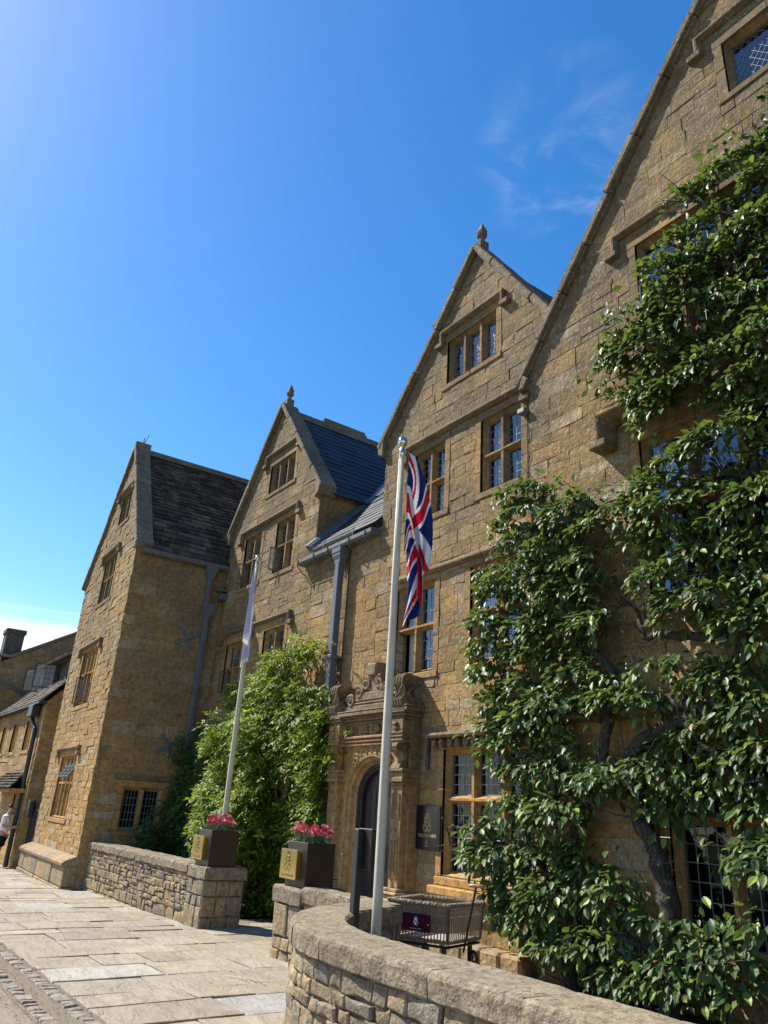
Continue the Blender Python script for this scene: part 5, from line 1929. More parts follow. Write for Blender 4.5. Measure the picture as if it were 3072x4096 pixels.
# menu case on a post
mc = thing('menu_case', (-6.5, -3.6, gz(-6)), 'brown metal menu case with brass front on a square post by the flagpole', 'menu case')
FMc = frame((0, -3.6, 0), (1, 0, 0), (0, 0, 1), (0, -1, 0))
m = MB()
m.box(FMc, -6.56, -6.485, gz(-6), 1.52, -.035, .035, .006)
m.obj('post', M_BLACK, mc)
m = MB()
m.box(FMc, -6.59, -6.36, 1.165, 1.525, -.2, -.036, .005)
m.obj('case', M_BRONZE, mc)
m = MB()
m.box(FMc, -6.62, -6.592, 1.16, 1.49, -.2, -.02, .004)
m.obj('door', M_BRASS, mc)

# ================================================================== FLAGPOLES AND FLAGS
def flagpole(x, y, top, r0, r1, label):
    T = thing('flagpole', (x, y, gz(x)), label, 'flagpole', 'flagpoles behind the garden walls')
    m = MB()
    zb = gz(x) - .05
    m.tube([(x, y, zb + (top - .16 - zb) * q) for q in (0, .25, .5, .75, 1)], [r0, r0, r0 * .9 + r1 * .1, r0 * .5 + r1 * .5, r1], 20)
    m.obj('pole', M_POLE, T, True)
    m = MB()
    m.lathe((x, y, top - .16), [(r1 * 1.02, -.12), (r1 * 1.02, .0), (r1 * .7, .01), (r1 * .7, .03), (r1 * 1.3, .045), (r1 * 1.65, .08), (r1 * 1.6, .11), (r1 * 1.2, .135), (r1 * .5, .15), (.006, .175)], 16)
    m.obj('finial_cap', M_CHROME, T, True)
    m = MB()
    a = Vector((x, y, 0))
    d = Vector((.5, -.85, 0)).normalized() * (r0 + .008)
    m.tube([a + d + Vector((0, 0, gz(x) + 1.2)), a + d + Vector((0, 0, top - .2))], .004, 5)
    m.obj('halyard', M_WPLATE, T)
    return T
flagpole(-5.8, -3.855, 5.43, .043, .030, 'ivory flagpole standing inside the curved wall')
flagpole(-13.45, -1.86, 6.44, .052, .036, 'ivory flagpole behind the straight wall in front of the vine')

def union_jack(a, b):
    """a along the fly 0..1 (2 units), b along the hoist 0..1"""
    X, Y = (a - .5) * 60, (b - .5) * 30
    red, white, blue = (.50, .012, .03), (.72, .70, .74), (.012, .022, .12)
    if abs(X) < 3 or abs(Y) < 3:
        return red
    if abs(X) < 5 or abs(Y) < 5:
        return white
    for s in (1, -1):
        d = (Y - s * X * .5) / math.sqrt(1.25)
        if abs(d) < 3:
            side = (d * s) if X * 1 > 0 else (-d * s)
            if s == 1:
                ok = -2 < d < 0 if X > 0 else 0 < d < 2
            else:
                ok = -2 < d < 0 if X < 0 else 0 < d < 2
            return red if ok else white
    return blue

def limp_flag(name, x, y, ztop, hoist, fly, label, colour, seed, lean, spread, nu=120, nv=72):
    """cloth hanging from the halyard: hoist edge on the pole, fly edge collapsed downwards in pleats"""
    T = thing(name, (x, y, ztop - hoist), label, 'flag')
    rg = random.Random(seed)
    ph = [rg.uniform(0, 6.28) for _ in range(6)]
    D = Vector((math.cos(lean), math.sin(lean), 0))       # direction the bundle swings to
    E = Vector((-math.sin(lean), math.cos(lean), 0))
    vs, fs, col = [], [], []
    for j in range(nv + 1):
        b = j / nv                                         # 0 bottom of hoist .. 1 top
        for i in range(nu + 1):
            a = i / nu
            s = a * fly
            k = 1 - math.exp(-2.6 * a)
            z = ztop - (1 - b) * hoist * (1 - .50 * k) - s * (.90 - .20 * b * (1 - a)) * (.35 + .65 * k) * 1.0
            out = spread * k * (.30 + .85 * b) + .02
            pl = math.sin(b * 15.5 + ph[0] + 1.2 * a) * (.055 * k + .004)
            pl2 = math.sin(b * 8.0 + ph[1] - 2.0 * a) * .06 * k + .02 * math.sin(7 * a + ph[2])
            p = Vector((x, y, z)) + D * (.045 + out + pl2) + E * (pl * 1.25 + .03 * math.sin(3 * a + ph[3]) * k)
            vs.append(p)
    for j in range(nv):
        for i in range(nu):
            q = j * (nu + 1) + i
            fs.append((q, q + 1, q + nu + 2, q + nu + 1))
            col.append(colour((i + .5) / nu, (j + .5) / nv))
    mesh_obj('cloth', vs, fs, M_FLAG, T, col, True)
    return T
limp_flag('union_flag', -5.8, -3.855, 5.22, 1.15, 1.55, 'red, white and blue national flag hanging limp beside the open upper window', union_jack, 4, R(38), .26)
def crest_flag(a, b):
    base_ = (.46, .46, .58)
    if a > .955 or b < .03:
        return (.72, .71, .70)
    X, Y = (a - .5) * 1.6, b - .5
    rr = math.hypot(X, Y)
    if .22 < rr < .245 or (abs(Y) < .02 and .25 < abs(X) < .55) or (.10 < math.hypot(X, Y - .05) < .12) or (.07 < math.hypot(abs(X) - .3, Y - .1) < .095):
        return (.42, .03, .08)
    return base_
limp_flag('crest_flag', -13.45, -1.86, 6.2, 1.1, 1.75, 'pale lavender flag with a red scrolled emblem hanging limp before the vine', crest_flag, 9, R(-35), .12)

# ================================================================== WICKER TROLLEY
rng = random.Random(61)
tr = thing('luggage_trolley', (-8.1, -1.3, gz(-8)), 'wicker basket trolley with maroon plate and long pull handle behind the curved wall', 'trolley')
A, B, Cq, Dq = Vector((-8.34, -1.87, 0)), Vector((-7.63, -1.51, 0)), Vector((-7.87, -.73, 0)), Vector((-8.64, -1.10, 0))
zr, zb = .70, .31
cen = (A + B + Cq + Dq) / 4
corners = [A, B, Cq, Dq]
def at(P, z, k=1.0):
    q = cen + (P - cen) * k
    return Vector((q.x, q.y, z))
# rim: plaited rope of several strands
m = MB()
for s in range(3):
    for i in range(4):
        P, Q = corners[i], corners[(i + 1) % 4]
        pts, K = [], 44
        for k in range(K + 1):
            t = k / K
            q = at(P + (Q - P) * t, zr, 1.0)
            out = (q - cen)
            out.z = 0
            out.normalize()
            ph = t * 60 + s * 2.09
            pts.append(q + out * (.018 * math.cos(ph)) + Vector((0, 0, .02 * math.sin(ph))))
        m.tube(pts, .0115, 5)
m.obj('rim', M_WICK, tr)
m = MB()
for s in range(2):
    for i in range(4):
        P, Q = corners[i], corners[(i + 1) % 4]
        pts = []
        for k in range(31):
            t = k / 30
            q = at(P + (Q - P) * t, zb, .93)
            pts.append(q + Vector((0, 0, .015 * math.sin(t * 45 + s * 3.14))))
        m.tube(pts, .014, 5)
m.obj('base_plait', M_WICK, tr)
for i in range(4):                                         # uprights
    P, Q = corners[i], corners[(i + 1) % 4]
    m = MB()
    for k in range(19):
        t = (k + .0) / 18
        m.tube([at(P + (Q - P) * t, zb, .93), at(P + (Q - P) * t, zr - .02, .985)], .0085 if 0 < k < 18 else .018, 5)
    m.obj('uprights', M_WICK, tr)
    m = MB()                                               # woven band at mid height and under the rim
    for (z0, z1, nst) in ((.41, .57, 12), (.605, .69, 6)):
        for r in range(nst):
            z = z0 + (z1 - z0) * r / (nst - 1)
            kk = .93 + .055 * (z - zb) / (zr - zb)
            pts = []
            for k in range(37):
                t = k / 36
                q = at(P + (Q - P) * t, z, kk)
                out = (q - cen); out.z = 0; out.normalize()
                pts.append(q + out * (.009 * (1 if (k + r) % 2 else -1)))
            m.tube(pts, .0072, 4)
    m.obj('woven_band', M_WICK, tr)
m = MB()
m.add([at(P, zb + .01, .9) for P in corners] + [at(P, zb - .02, .9) for P in corners], [(0, 1, 2, 3), (7, 6, 5, 4), (0, 4, 5, 1), (1, 5, 6, 2), (2, 6, 7, 3), (3, 7, 4, 0)])
m.obj('lining', M_PAD, tr)
Ux = (B - A).normalized()
Nx = Vector((Ux.y, -Ux.x, 0))
if Nx.dot(CAM - A) < 0:
    Nx = -Nx
FTr = frame(A, Ux, (0, 0, 1), Nx)
m = MB()
m.box(FTr, .19, .57, .395, .585, .0, .012, .003)
mp_ = m.obj('name_plate', M_MAROON, tr)
emblem(FTr, .38, .502, .105, .0016, M_WHITEP, mp_, lift=.0135)
lettering(NAME, FTr, .38, .424, .15, M_WHITEP, mp_, lift=.0135)
m = MB()
m.lathe(FTr(.545, .475, .018), [(.004, -.008), (.010, -.004), (.010, .004), (.004, .008)], 8)
m.obj('stud', M_HDPE, mp_)
m = MB()
for i in range(4):
    P, Q = corners[i], corners[(i + 1) % 4]
    m.tube([at(P, zb - .05, .9), at(Q, zb - .05, .9)], .016, 6)
for P in (A, B, Cq, Dq):
    q = at(P, zb - .05, .72)
    m.tube([q, q - Vector((0, 0, .2))], .03, 8)
m.obj('chassis', M_BLACK, tr)
axd = (Cq - B).normalized()
def wheel(c, ax):
    m = MB()
    ax = ax.normalized()
    e1 = Vector((0, 0, 1))
    e2 = ax.cross(e1).normalized()
    rr = .155
    ring = lambda r, o, n=28: [c + ax * o + (e1 * math.cos(2 * math.pi * k / n) + e2 * math.sin(2 * math.pi * k / n)) * r for k in range(n + 1)]
    m.tube(ring(rr - .022, 0), .022, 8, cap=False)
    w = m.obj('wheel', M_RUBBER, tr, True)
    m = MB()
    m.tube(ring(rr - .05, 0), .012, 6, cap=False)
    m.obj('rim', M_RIM, w, True)
    m = MB()
    m.tube([c - ax * .03, c + ax * .03], .025, 8)
    for k in range(5):
        a = 2 * math.pi * k / 5
        m.tube([c, c + (e1 * math.cos(a) + e2 * math.sin(a)) * (rr - .05)], .011, 5)
    m.obj('spokes', M_BLACK, w)
gzt = gz(-8)
for P in (A, B, Cq, Dq):
    q = at(P, gzt + .155, .78)
    wheel(q, Ux)
m = MB()
h0 = at((B + Cq) / 2, zb - .12, .92)
h1 = Vector((-7.38, -1.30, .94))
m.tube([h0, h1], .013, 8)
hd = m.obj('pull_handle', M_BLACK, tr)
m = MB()
hx = Vector((-.75, -.66, 0)).normalized()
m.tube([h1 - hx * .09, h1 - hx * .03, h1 + hx * .03, h1 + hx * .09], [.016, .02, .02, .016], 10)
m.obj('grip', M_WOOD, hd, True)

# ================================================================== PLANTS
def inside(pts, poly):
    x, y = pts[:, 0], pts[:, 1]
    res = np.zeros(len(pts), bool)
    n = len(poly)
    for i in range(n):
        (x0, y0), (x1, y1) = poly[i], poly[(i + 1) % n]
        c = ((y0 > y) != (y1 > y)) & (x < (x1 - x0) * (y - y0) / (y1 - y0 + 1e-12) + x0)
        res ^= c
    return res

def wob(x, z, k, ph):
    return (np.sin(x * k * 1.3 + ph) * np.cos(z * k + ph * 1.7) + .6 * np.sin(x * k * 2.7 - z * k * 2.1 + ph * 2.3) + .35 * np.sin(x * k * 5.3 + z * k * 4.7 + ph)) / 1.95

LEAF_T = np.array([(0, 0, 0), (.22, .30, .05), (.5, .40, .07), (.78, .24, .01), (1, 0, -.13), (.78, -.24, .01), (.5, -.40, .07), (.22, -.30, .05), (.22, 0, -.02), (.5, 0, -.03), (.78, 0, -.06)])
LEAF_F = [(0, 8, 1), (1, 8, 9, 2), (2, 9, 10, 3), (3, 10, 4), (0, 7, 8), (7, 6, 9, 8), (6, 5, 10, 9), (5, 4, 10)]
LANCE_T = np.array([(0, 0, 0), (.35, .16, .04), (1, 0, -.12), (.35, -.16, .04), (.4, 0, -.02)])
LANCE_F = [(0, 4, 1), (1, 4, 2), (0, 3, 4), (3, 2, 4)]

def unit(a):
    return a / np.maximum(np.linalg.norm(a, axis=1, keepdims=True), 1e-9)

def leaves(name, pos, d, n, L, T, Fc, material, parent, seed, singles=300, wide=1.0):
    """leaf blades: the largest-showing ones are objects of their own, the rest one mesh"""
    rs = np.random.RandomState(seed)
    d = unit(d)
    s = unit(np.cross(d, n))
    n = np.cross(s, d)
    tint = rs.rand(len(pos), 3)
    v = pos - np.array(CAM)
    z = v @ np.array(_f)
    show = np.where((z > .3) & (np.abs(v @ np.array(_r)) < .5 * z) & (np.abs(v @ np.array(_u)) < .66 * z), L ** 2 / (v * v).sum(1), 0) * (.3 + np.abs((n * unit(v)).sum(1)))
    order = np.argsort(-(show * (1 + 2.0 * (-pos[:, 1] - (-pos[:, 1]).min()))))
    big = order[:singles]
    rest = order[singles:]
    var = []
    for k in range(5):
        me = bpy.data.meshes.new('leaf')
        me.from_pydata([tuple(q * np.array((1, wide, 1))) for q in T], [], Fc)
        me.materials.append(material)
        a = me.attributes.new('tint', 'FLOAT_COLOR', 'FACE')
        c = np.ones((len(Fc), 4), np.float32)
        c[:, :3] = (rs.rand(), rs.rand() if k else .95, rs.rand())
        a.data.foreach_set('color', c.ravel())
        var.append(me)
    for i in big:
        o = bpy.data.objects.new('leaf', var[int(tint[i, 0] * 4.99)])
        M = Matrix(((d[i, 0], s[i, 0], n[i, 0]), (d[i, 1], s[i, 1], n[i, 1]), (d[i, 2], s[i, 2], n[i, 2]))) * float(L[i])
        link(o, parent)
        o.matrix_basis = (Matrix.Translation(Vector(pos[i])) @ M.to_4x4())
    m_ = len(rest)
    nv = len(T)
    Vx = pos[rest][:, None, :] + L[rest][:, None, None] * (T[None, :, 0:1] * d[rest][:, None, :] + T[None, :, 1:2] * wide * s[rest][:, None, :] + T[None, :, 2:3] * n[rest][:, None, :])
    Vx = Vx.reshape(-1, 3)
    sizes = np.array([len(q) for q in Fc])
    flat = np.concatenate([np.array(q) for q in Fc])
    loops = (flat[None, :] + (np.arange(m_) * nv)[:, None]).ravel()
    cnt = np.tile(sizes, m_)
    starts = np.concatenate(([0], np.cumsum(cnt)[:-1]))
    me = bpy.data.meshes.new(name)
    me.vertices.add(len(Vx))
    me.vertices.foreach_set('co', Vx.ravel().astype(np.float32))
    me.loops.add(len(loops))
    me.loops.foreach_set('vertex_index', loops.astype(np.int32))
    me.polygons.add(len(cnt))
    me.polygons.foreach_set('loop_start', starts.astype(np.int32))
    me.update(calc_edges=True)
    me.materials.append(material)
    a = me.attributes.new('tint', 'FLOAT_COLOR', 'FACE')
    c = np.ones((len(cnt), 4), np.float32)
    c[:, :3] = np.repeat(tint[rest], len(Fc), axis=0)
    a.data.foreach_set('color', c.ravel())
    o = bpy.data.objects.new(name, me)
    link(o, parent)
    tag(o, kind='stuff')
    return o

def gnarl(m, pts, r0, r1, seed, n=9, sub=5):
    """crooked branch through control points"""
    rg = random.Random(seed)
    P = [Vector(p) for p in pts]
    out, rad = [], []
    tot = (len(P) - 1) * sub
    for i in range(len(P) - 1):
        p0, p1, p2, p3 = P[max(i - 1, 0)], P[i], P[i + 1], P[min(i + 2, len(P) - 1)]
        for k in range(sub):
            t = k / sub
            q = 0.5 * ((2 * p1) + (p2 - p0) * t + (2 * p0 - 5 * p1 + 4 * p2 - p3) * t * t + (3 * p1 - p0 - 3 * p2 + p3) * t ** 3)
            f = (i * sub + k) / tot
            r = r0 + (r1 - r0) * f
            out.append(q + Vector((rg.uniform(-1, 1), rg.uniform(-1, 1), rg.uniform(-1, 1))) * r * .25)
            rad.append(r * rg.uniform(.88, 1.14))
    out.append(P[-1])
    rad.append(r1)
    m.tube(out, rad, n)
    return out

def twigs(m, base, seed, k, L, r):
    rg = random.Random(seed)
    for p in base:
        if rg.random() < k:
            q = Vector(p)
            d = Vector((rg.uniform(-1, 1), -rg.uniform(.1, .8), rg.uniform(-.3, 1))).normalized()
            pts = [q]
            for i in range(4):
                d = (d + Vector((rg.uniform(-.5, .5), rg.uniform(-.4, .3), rg.uniform(-.3, .5)))).normalized()
                q = q + d * L * rg.uniform(.15, .35)
                pts.append(q)
            m.tube(pts, [r, r * .8, r * .6, r * .45, r * .25], 5)

PEAR_A = [(-7.92, 6.64), (-7.06, 6.42), (-6.54, 6.12), (-6.16, 5.95), (-5.94, 5.80), (-5.93, 5.57), (-5.88, 5.33), (-6.25, 5.32), (-6.14, 4.99), (-5.92, 4.71), (-6.17, 4.57), (-5.96, 4.19), (-5.95, 3.89), (-6.27, 3.71), (-6.23, 3.47), (-5.82, 3.41), (-5.72, 2.99), (-6.60, 3.01), (-6.74, 2.73), (-6.46, 2.50), (-5.81, 2.44), (-5.65, 2.05), (-6.26, 1.98), (-6.29, 1.92), (-6.56, 1.55), (-6.46, 1.40), (-6.31, 1.22), (-6.01, 1.19), (-5.70, 1.13), (-5.70, 0.85), (-5.39, 0.84), (-4.97, 0.89), (-4.73, 0.98), (-4.30, 0.93), (-4.37, 0.42), (-4.80, 0.10), (-5.47, 0.07), (-6.38, 0.01), (-6.63, 0.12), (-7.33, 0.21), (-7.92, 0.46), (-8.20, 0.80), (-8.42, 1.13), (-8.62, 1.2), (-8.62, 1.42), (-8.50, 1.49), (-7.96, 1.90), (-7.35, 2.14), (-7.99, 2.30), (-8.30, 2.80), (-8.15, 3.30), (-8.51, 3.59), (-8.67, 4.10), (-8.31, 4.87), (-8.51, 5.19), (-8.04, 5.37), (-8.11, 5.77), (-7.92, 6.24)]
PEAR_B = [(-2.2, 10.7), (-2.96, 10.60), (-3.03, 10.61), (-3.23, 10.42), (-3.33, 10.27), (-3.75, 10.11), (-4.30, 10.13), (-4.57, 9.80), (-4.65, 9.27), (-4.92, 9.13), (-4.97, 8.82), (-4.89, 8.47), (-5.50, 8.57), (-5.70, 8.41), (-5.79, 8.13), (-5.88, 7.87), (-6.10, 7.48), (-5.71, 7.17), (-5.47, 7.02), (-5.44, 6.57), (-5.00, 6.33), (-4.84, 6.83), (-4.45, 6.80), (-4.18, 6.78), (-4.48, 6.57), (-4.35, 6.25), (-4.59, 6.22), (-5.05, 6.02), (-5.44, 6.05), (-5.81, 5.78), (-5.75, 5.37), (-5.45, 4.77), (-5.48, 4.43), (-5.42, 4.14), (-5.20, 3.76), (-4.75, 3.82), (-4.47, 3.65), (-4.61, 3.51), (-5.42, 3.53), (-5.83, 3.30), (-5.72, 2.99), (-5.68, 2.89), (-5.55, 2.68), (-5.79, 2.44), (-5.68, 2.26), (-5.56, 1.94), (-5.61, 1.62), (-5.29, 1.60), (-5.08, 1.80), (-4.80, 1.90), (-4.59, 1.62), (-4.73, 1.28), (-4.58, 1.25), (-4.41, 1.39), (-4.26, 1.26), (-3.2, 1.2), (-2.4, 2.4), (-2.0, 6)]

def tiers(poly, rs, spacing, dens, rx=(.32, .62), ry=(.26, .5), rz=(.2, .38), off=.26, tries=3500):
    """layered leaf masses standing off the wall: points on the outer shells of overlapping clumps, and their outward directions"""
    P = np.array(poly)
    lo, hi = P.min(0), P.max(0)
    cs = []
    for q in lo + rs.rand(tries, 2) * (hi - lo):
        if inside(q[None, :], poly)[0] and all(math.hypot(q[0] - c[0], (q[1] - c[1]) * 1.25) > spacing for c in cs):
            cs.append(q)
    PS, OU = [], []
    for c in cs:
        a, b, e = rs.uniform(*rx), rs.uniform(*ry), rs.uniform(*rz)
        k = int(dens * (a * e + b * e + a * b))
        u = unit(rs.normal(0, 1, (k, 3)))
        u[:, 1] = -np.abs(u[:, 1])
        u[:, 2] = np.where(rs.rand(k) < .55, np.abs(u[:, 2]), u[:, 2])      # fuller above, open beneath
        rad = 1 - .45 * rs.rand(k) ** 1.8
        p = np.column_stack((c[0] + u[:, 0] * a * rad, -off * rs.uniform(.6, 1.3) + u[:, 1] * b * rad, c[1] + u[:, 2] * e * rad))
        keep = inside(p[:, [0, 2]], poly) | (rs.rand(k) < .07)
        PS.append(p[keep])
        OU.append(u[keep])
    pos, out = np.vstack(PS), np.vstack(OU)
    pos[:, 1] = np.minimum(pos[:, 1], -.08)
    return pos, out

def pear(label, poly, limbs, seed, dens, spacing=.5):
    T = thing('pear_tree', (limbs[0][0][0], limbs[0][0][1], limbs[0][0][2]), label, 'tree', 'pear trees trained on the stone front')
    m = MB()
    pts_all = []
    for i, (ps, a, b) in enumerate([(q[:-1], *q[-1]) for q in limbs]):
        pts_all += gnarl(m, ps, a, b, seed + i)
    m.obj('trunk', M_BARK, T, True)
    m = MB()
    twigs(m, pts_all, seed + 5, .55, .6, .011)
    tag(m.obj('twigs', M_BARK, T), kind='stuff')
    rs = np.random.RandomState(seed)
    pos, out = tiers(poly, rs, spacing, dens)
    N = len(pos)
    d = out * .75 + rs.normal(0, .36, (N, 3)) + np.array((0, -.22, -.80))
    n = out * .8 + rs.normal(0, .42, (N, 3)) + np.array((-.10, -.35, .55))
    L = rs.uniform(.065, .165, N)
    leaves('foliage', pos, d, n, L, LEAF_T, LEAF_F, M_PEAR, T, seed + 9, 300, .66)
    return T

pear('glossy pear tree with rounded leaves trained across the doorway gable beside the ground floor window', PEAR_A,
     [[(-6.75, -.45, gz(-6.7)), (-6.72, -.35, .55), (-7.0, -.28, .96), (-6.69, -.27, 1.65), (-6.38, -.27, 2.13), (-6.2, -.27, 2.7), (-6.04, -.28, 3.45), (-6.45, -.28, 3.87), (-6.8, -.3, 4.3), (-7.07, -.3, 5.28), (-7.09, -.3, 6.1), (.10, .03)],
      [(-6.2, -.28, 2.9), (-6.73, -.3, 3.10), (-7.30, -.3, 3.42), (-8.0, -.32, 3.7), (.065, .02)],
      [(-7.0, -.3, .95), (-7.5, -.35, 1.35), (-8.1, -.4, 1.4), (.05, .02)],
      [(-6.72, -.35, .55), (-6.0, -.4, .55), (-5.2, -.4, .45), (-4.6, -.45, .6), (.05, .02)],
      [(-6.38, -.3, 2.13), (-6.9, -.3, 2.3), (-7.5, -.33, 2.2), (.05, .02)],
      [(-7.05, -.3, 5.0), (-7.7, -.33, 5.2), (-8.2, -.35, 5.0), (.04, .015)],
      [(-7.07, -.3, 5.5), (-6.5, -.33, 5.75), (-6.05, -.35, 5.7), (.04, .015)],
      [(-8.1, -.45, 1.45), (-8.5, -.55, 1.35), (-9.0, -.6, 1.30), (.012, .005)]], 71, 540, .46)
pear('large pear tree with thick gnarled trunk climbing the right-hand gable house', PEAR_B,
     [[(-5.42, -.4, gz(-5.4)), (-5.47, -.3, .70), (-5.53, -.25, 1.07), (-5.61, -.24, 1.46), (-5.77, -.24, 1.75), (-5.80, -.25, 2.04), (-5.85, -.26, 2.46), (-5.45, -.27, 2.75), (-4.77, -.28, 2.95), (-4.3, -.28, 3.6), (-4.03, -.28, 4.60), (-3.95, -.28, 5.40), (-3.77, -.3, 6.55), (-3.80, -.3, 7.1), (-3.72, -.3, 7.69), (-3.56, -.3, 8.09), (-3.36, -.3, 8.79), (-3.2, -.32, 9.8), (.125, .03)],
      [(-4.74, -.3, 2.90), (-5.28, -.3, 3.08), (-5.88, -.3, 3.09), (-6.27, -.3, 2.98), (-6.6, -.32, 3.1), (.09, .05)],
      [(-3.80, -.33, 7.11), (-4.09, -.35, 7.31), (-4.41, -.35, 7.31), (-4.59, -.35, 7.45), (-4.95, -.35, 7.47), (-5.4, -.36, 7.66), (.07, .02)],
      [(-3.76, -.33, 6.53), (-4.29, -.35, 6.88), (-4.60, -.35, 6.96), (-4.81, -.35, 6.96), (.045, .02)],
      [(-3.89, -.33, 5.42), (-4.13, -.35, 5.54), (-4.55, -.35, 5.64), (-4.75, -.35, 5.52), (-5.02, -.35, 5.67), (.06, .025)],
      [(-3.99, -.33, 4.43), (-4.24, -.35, 4.42), (-4.51, -.35, 4.36), (-4.59, -.35, 4.23), (-4.89, -.35, 4.24), (.05, .02)],
      [(-4.4, -.33, 3.7), (-5.0, -.35, 3.75), (-5.27, -.35, 3.85), (-5.47, -.35, 3.82), (-5.57, -.35, 4.19), (-5.75, -.35, 4.27), (-5.92, -.35, 4.21), (.06, .012)],
      [(-3.56, -.3, 8.1), (-4.1, -.35, 8.6), (-4.6, -.36, 9.2), (.05, .02)],
      [(-5.2, -.3, 2.85), (-4.6, -.35, 2.3), (-4.1, -.4, 1.9), (.05, .02)],
      [(-3.4, -.3, 8.7), (-4.0, -.33, 9.4), (-4.3, -.35, 9.9), (.035, .012)]], 83, 540, .48)

# --- the vine on the left gable
WIST = [(-13.93, 5.08), (-13.15, 4.85), (-13.06, 4.67), (-13.53, 4.54), (-13.60, 3.99), (-12.75, 3.85), (-12.8, 3.51), (-12.40, 3.08), (-12.2, 2.62), (-12.3, 2.39), (-12.6, 2.31), (-12.55, 1.43), (-13.0, 0.5), (-13.8, -0.2), (-14.76, -0.25), (-15.6, -.2), (-16.2, .5), (-16.6, 1.3), (-16.9, 2.1), (-16.75, 2.9), (-17.05, 3.5), (-17.09, 4.0), (-16.79, 4.28), (-15.90, 4.23), (-15.42, 4.48), (-15.46, 4.85), (-14.9, 4.85)]
V = thing('climbing_vine', (-14.2, -.5, gz(-14)), 'bushy bright green climbing vine covering the lower left gable front', 'climbing plant')
m = MB()
st = gnarl(m, [(-14.3, -.45, gz(-14)), (-14.5, -.4, .9), (-14.1, -.35, 1.9), (-13.7, -.3, 2.8), (-13.34, -.3, 3.28), (-13.4, -.3, 3.65), (-13.93, -.32, 4.03), (-14.27, -.35, 4.29), (-14.51, -.4, 4.6)], .07, .03, 3)
st += gnarl(m, [(-14.5, -.4, .9), (-15.5, -.35, 1.8), (-16.3, -.35, 2.8), (-16.6, -.35, 3.7)], .05, .02, 4)
st += gnarl(m, [(-14.1, -.35, 1.9), (-15.0, -.4, 2.9), (-15.2, -.4, 3.9)], .04, .015, 5)
m.obj('trunk', M_BARK2, V, True)
m = MB()
twigs(m, st, 8, 1.0, 1.1, .012)
tag(m.obj('twigs', M_BARK2, V), kind='stuff')
def fronds(base, rs, material, parent, seed, lmin, lmax, out=None):
    nb_ = len(base)
    axis = unit(rs.normal(0, .5, (nb_, 3)) + (np.array((.0, -.7, .0)) if out is None else out * .9 + np.array((0, -.15, -.1))))
    down = np.array((0, -.15, -1.0))
    up_ = unit(rs.normal(0, .35, (nb_, 3)) + np.array((0, -.55, .85)))
    side = unit(np.cross(axis, up_))
    PP, DD, NN, LL = [], [], [], []
    nl = 9
    for k in range(nl):
        t = (k // 2 + .6) / (nl / 2 + .3)
        s = (1 if k % 2 else -1) if k < nl - 1 else 0
        rl = rs.uniform(.14, .28, (nb_, 1))
        p = base + axis * rl * t + down * (rl * t * t * .5)
        dd = axis * (.55 if s else 1.0) + side * s * .85 + down * .45 + rs.normal(0, .2, (nb_, 3))
        PP.append(p); DD.append(dd); NN.append(up_ + rs.normal(0, .25, (nb_, 3))); LL.append(rs.uniform(lmin, lmax, nb_))
    pos = np.vstack(PP)
    pos[:, 1] = np.minimum(pos[:, 1], -.05)
    leaves('foliage', pos, np.vstack(DD), np.vstack(NN), np.concatenate(LL), LANCE_T, LANCE_F, material, parent, seed, 300, 1.2)

rs = np.random.RandomState(5)
low = [(x_, z_) for x_, z_ in WIST if True]
p1, o1 = tiers(WIST, rs, .47, 165, (.32, .6), (.25, .5), (.24, .42), .22)
p2, o2 = tiers([(-16.1, -.2), (-14.2, -.2), (-14.0, 1.3), (-14.2, 2.6), (-14.6, 3.4), (-16.0, 3.3), (-16.5, 2.4), (-16.5, 1.2)], rs, .48, 165, (.35, .6), (.4, .7), (.26, .44), .75)
fronds(np.vstack((p1, p2)), rs, M_WIST, V, 15, .07, .135, np.vstack((o1, o2)))

# same kind of vine in the corner; the wing's shade is painted into its leaves
V2 = thing('corner_climber', (-18.6, -.5, gz(-18.6)), 'climber in the corner beside the projecting wing, shade painted into its dark leaves', 'climbing plant')
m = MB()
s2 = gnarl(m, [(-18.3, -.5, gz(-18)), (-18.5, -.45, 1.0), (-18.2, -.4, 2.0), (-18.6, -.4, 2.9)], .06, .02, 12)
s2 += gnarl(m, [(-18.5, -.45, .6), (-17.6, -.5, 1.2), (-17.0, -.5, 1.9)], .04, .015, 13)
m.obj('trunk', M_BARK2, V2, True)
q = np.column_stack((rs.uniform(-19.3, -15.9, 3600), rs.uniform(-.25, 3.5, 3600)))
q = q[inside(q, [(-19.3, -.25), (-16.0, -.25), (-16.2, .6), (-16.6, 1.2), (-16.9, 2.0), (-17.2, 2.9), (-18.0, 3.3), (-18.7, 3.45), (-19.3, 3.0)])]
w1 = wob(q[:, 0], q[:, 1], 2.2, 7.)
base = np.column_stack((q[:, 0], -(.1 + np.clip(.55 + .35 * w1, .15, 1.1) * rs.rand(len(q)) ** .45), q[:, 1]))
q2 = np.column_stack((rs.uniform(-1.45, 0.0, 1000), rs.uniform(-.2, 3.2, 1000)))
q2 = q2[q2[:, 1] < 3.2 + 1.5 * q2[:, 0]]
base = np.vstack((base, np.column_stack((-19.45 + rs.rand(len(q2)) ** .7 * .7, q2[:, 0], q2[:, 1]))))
fronds(base, rs, M_WIST_SHADE, V2, 19, .07, .12)

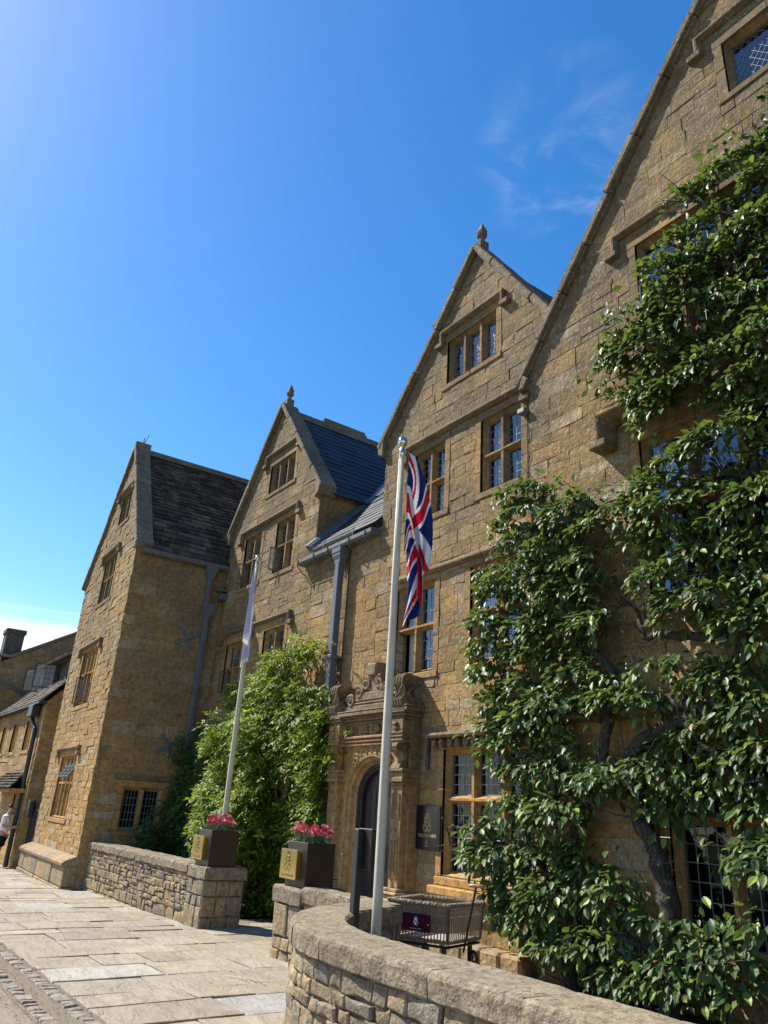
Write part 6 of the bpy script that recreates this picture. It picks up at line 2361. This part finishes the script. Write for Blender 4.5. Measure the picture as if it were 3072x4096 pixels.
# ================================================================== PERSON
pz = gz(-26.4)
Pn = thing('person', (-26.62, -3.0, pz), 'person in white shirt and black shorts looking down at a phone near the cottage', 'person')
fdir = Vector((.45, .9, 0)).normalized()
sd = Vector((fdir.y, -fdir.x, 0))
def pp(f_, s_, z_):
    return Vector((-26.62, -3.0, pz)) + fdir * f_ + sd * s_ + Vector((0, 0, z_))
def skin_obj(name, joints, edges, material, parent, root=0, sub=2):
    me = bpy.data.meshes.new(name)
    me.from_pydata([j[0] for j in joints], edges, [])
    me.materials.append(material)
    o = bpy.data.objects.new(name, me)
    link(o, parent)
    sk = o.modifiers.new('Skin', 'SKIN')
    sk.use_smooth_shade = True
    if not me.skin_vertices:
        return o
    for i, j in enumerate(joints):
        r_ = j[1] if isinstance(j[1], tuple) else (j[1], j[1])
        me.skin_vertices[0].data[i].radius = r_
        me.skin_vertices[0].data[i].use_root = (i == root)
    ss = o.modifiers.new('Subdivision', 'SUBSURF')
    ss.levels = ss.render_levels = sub
    return o
jt = [(pp(0, 0, .92), .13), (pp(0, 0, 1.12), .125), (pp(.02, 0, 1.32), .14), (pp(.04, 0, 1.45), .065), (pp(.07, 0, 1.53), .055), (pp(.10, 0, 1.60), .085), (pp(.12, 0, 1.67), .08),
      (pp(0, .10, .86), .095), (pp(.03, .11, .50), .06), (pp(0, .12, .10), .04), (pp(.13, .13, .04), .035),
      (pp(0, -.10, .86), .095), (pp(-.02, -.11, .50), .06), (pp(-.08, -.12, .10), .04), (pp(.06, -.13, .04), .035),
      (pp(.02, .19, 1.38), .06), (pp(.04, .25, 1.12), .042), (pp(.26, .14, 1.10), .03), (pp(.33, .10, 1.13), .028),
      (pp(.02, -.19, 1.38), .06), (pp(.04, -.25, 1.12), .042), (pp(.26, -.14, 1.08), .03), (pp(.33, -.07, 1.12), .028)]
ed = [(0, 1), (1, 2), (2, 3), (3, 4), (4, 5), (5, 6), (0, 7), (7, 8), (8, 9), (9, 10), (0, 11), (11, 12), (12, 13), (13, 14), (2, 15), (15, 16), (16, 17), (17, 18), (2, 19), (19, 20), (20, 21), (21, 22)]
body = skin_obj('body', jt, ed, M_SKIN, Pn)
for hnd, s_ in ((18, .10), (22, -.07)):
    for k in range(4):
        c = pp(.33, s_ - .025 + .017 * k, 1.13)
        skin_obj('finger', [(c, .008), (c + fdir * .035, .008), (c + fdir * .055 + Vector((0, 0, .02)), .007)], [(0, 1), (1, 2)], M_SKIN, body, 0, 1)
    c = pp(.31, s_ + (.03 if s_ > 0 else -.03), 1.13)
    skin_obj('finger', [(c, .009), (c + fdir * .03 + Vector((0, 0, .02)), .008)], [(0, 1)], M_SKIN, body, 0, 1)
skin_obj('shirt', [(pp(0, 0, .84), (.165, .165)), (pp(0, 0, 1.1), .158), (pp(.02, 0, 1.32), .165), (pp(.03, 0, 1.44), .085), (pp(.02, .2, 1.37), .082), (pp(.035, .25, 1.18), .066), (pp(.02, -.2, 1.37), .082), (pp(.035, -.25, 1.18), .066)],
         [(0, 1), (1, 2), (2, 3), (2, 4), (4, 5), (2, 6), (6, 7)], M_SHIRT, Pn)
skin_obj('shorts', [(pp(0, 0, .92), .15), (pp(0, .1, .80), .118), (pp(.02, .11, .52), .105), (pp(0, -.1, .80), .118), (pp(-.01, -.11, .52), .105)], [(0, 1), (1, 2), (0, 3), (3, 4)], M_SHORT, Pn)
skin_obj('hair', [(pp(.05, 0, 1.62), .085), (pp(.08, 0, 1.685), .088), (pp(.12, 0, 1.70), .075)], [(0, 1), (1, 2)], M_HAIR, Pn)
m = MB()
for s_ in (-.035, .035):
    c = pp(.185, s_, 1.635)
    m.tube([c - sd * .025, c + sd * .025], .017, 8)
m.tube([pp(.18, .06, 1.64), pp(.10, .085, 1.645)], .005, 5)
m.tube([pp(.18, -.06, 1.64), pp(.10, -.085, 1.645)], .005, 5)
m.obj('sunglasses', M_BLACK, Pn)
for (f_, s_) in ((0, .12), (-.08, -.12)):
    skin_obj('shoe', [(pp(f_ - .05, s_, .05), .045), (pp(f_ + .08, s_ * 1.05, .045), .042), (pp(f_ + .17, s_ * 1.1, .035), .03)], [(0, 1), (1, 2)], M_SHOE, Pn)
ph = thing('mobile_phone', pp(.36, 0, 1.14), 'small black phone held in the hands of the person in white', 'phone')
m = MB()
FPh = frame(pp(.385, .02, 1.16), sd, (fdir + Vector((0, 0, .9))).normalized(), -fdir)
m.box(FPh, -.037, .037, -.07, .07, -.004, .004, .002)
m.obj('body', M_BLACK, ph)
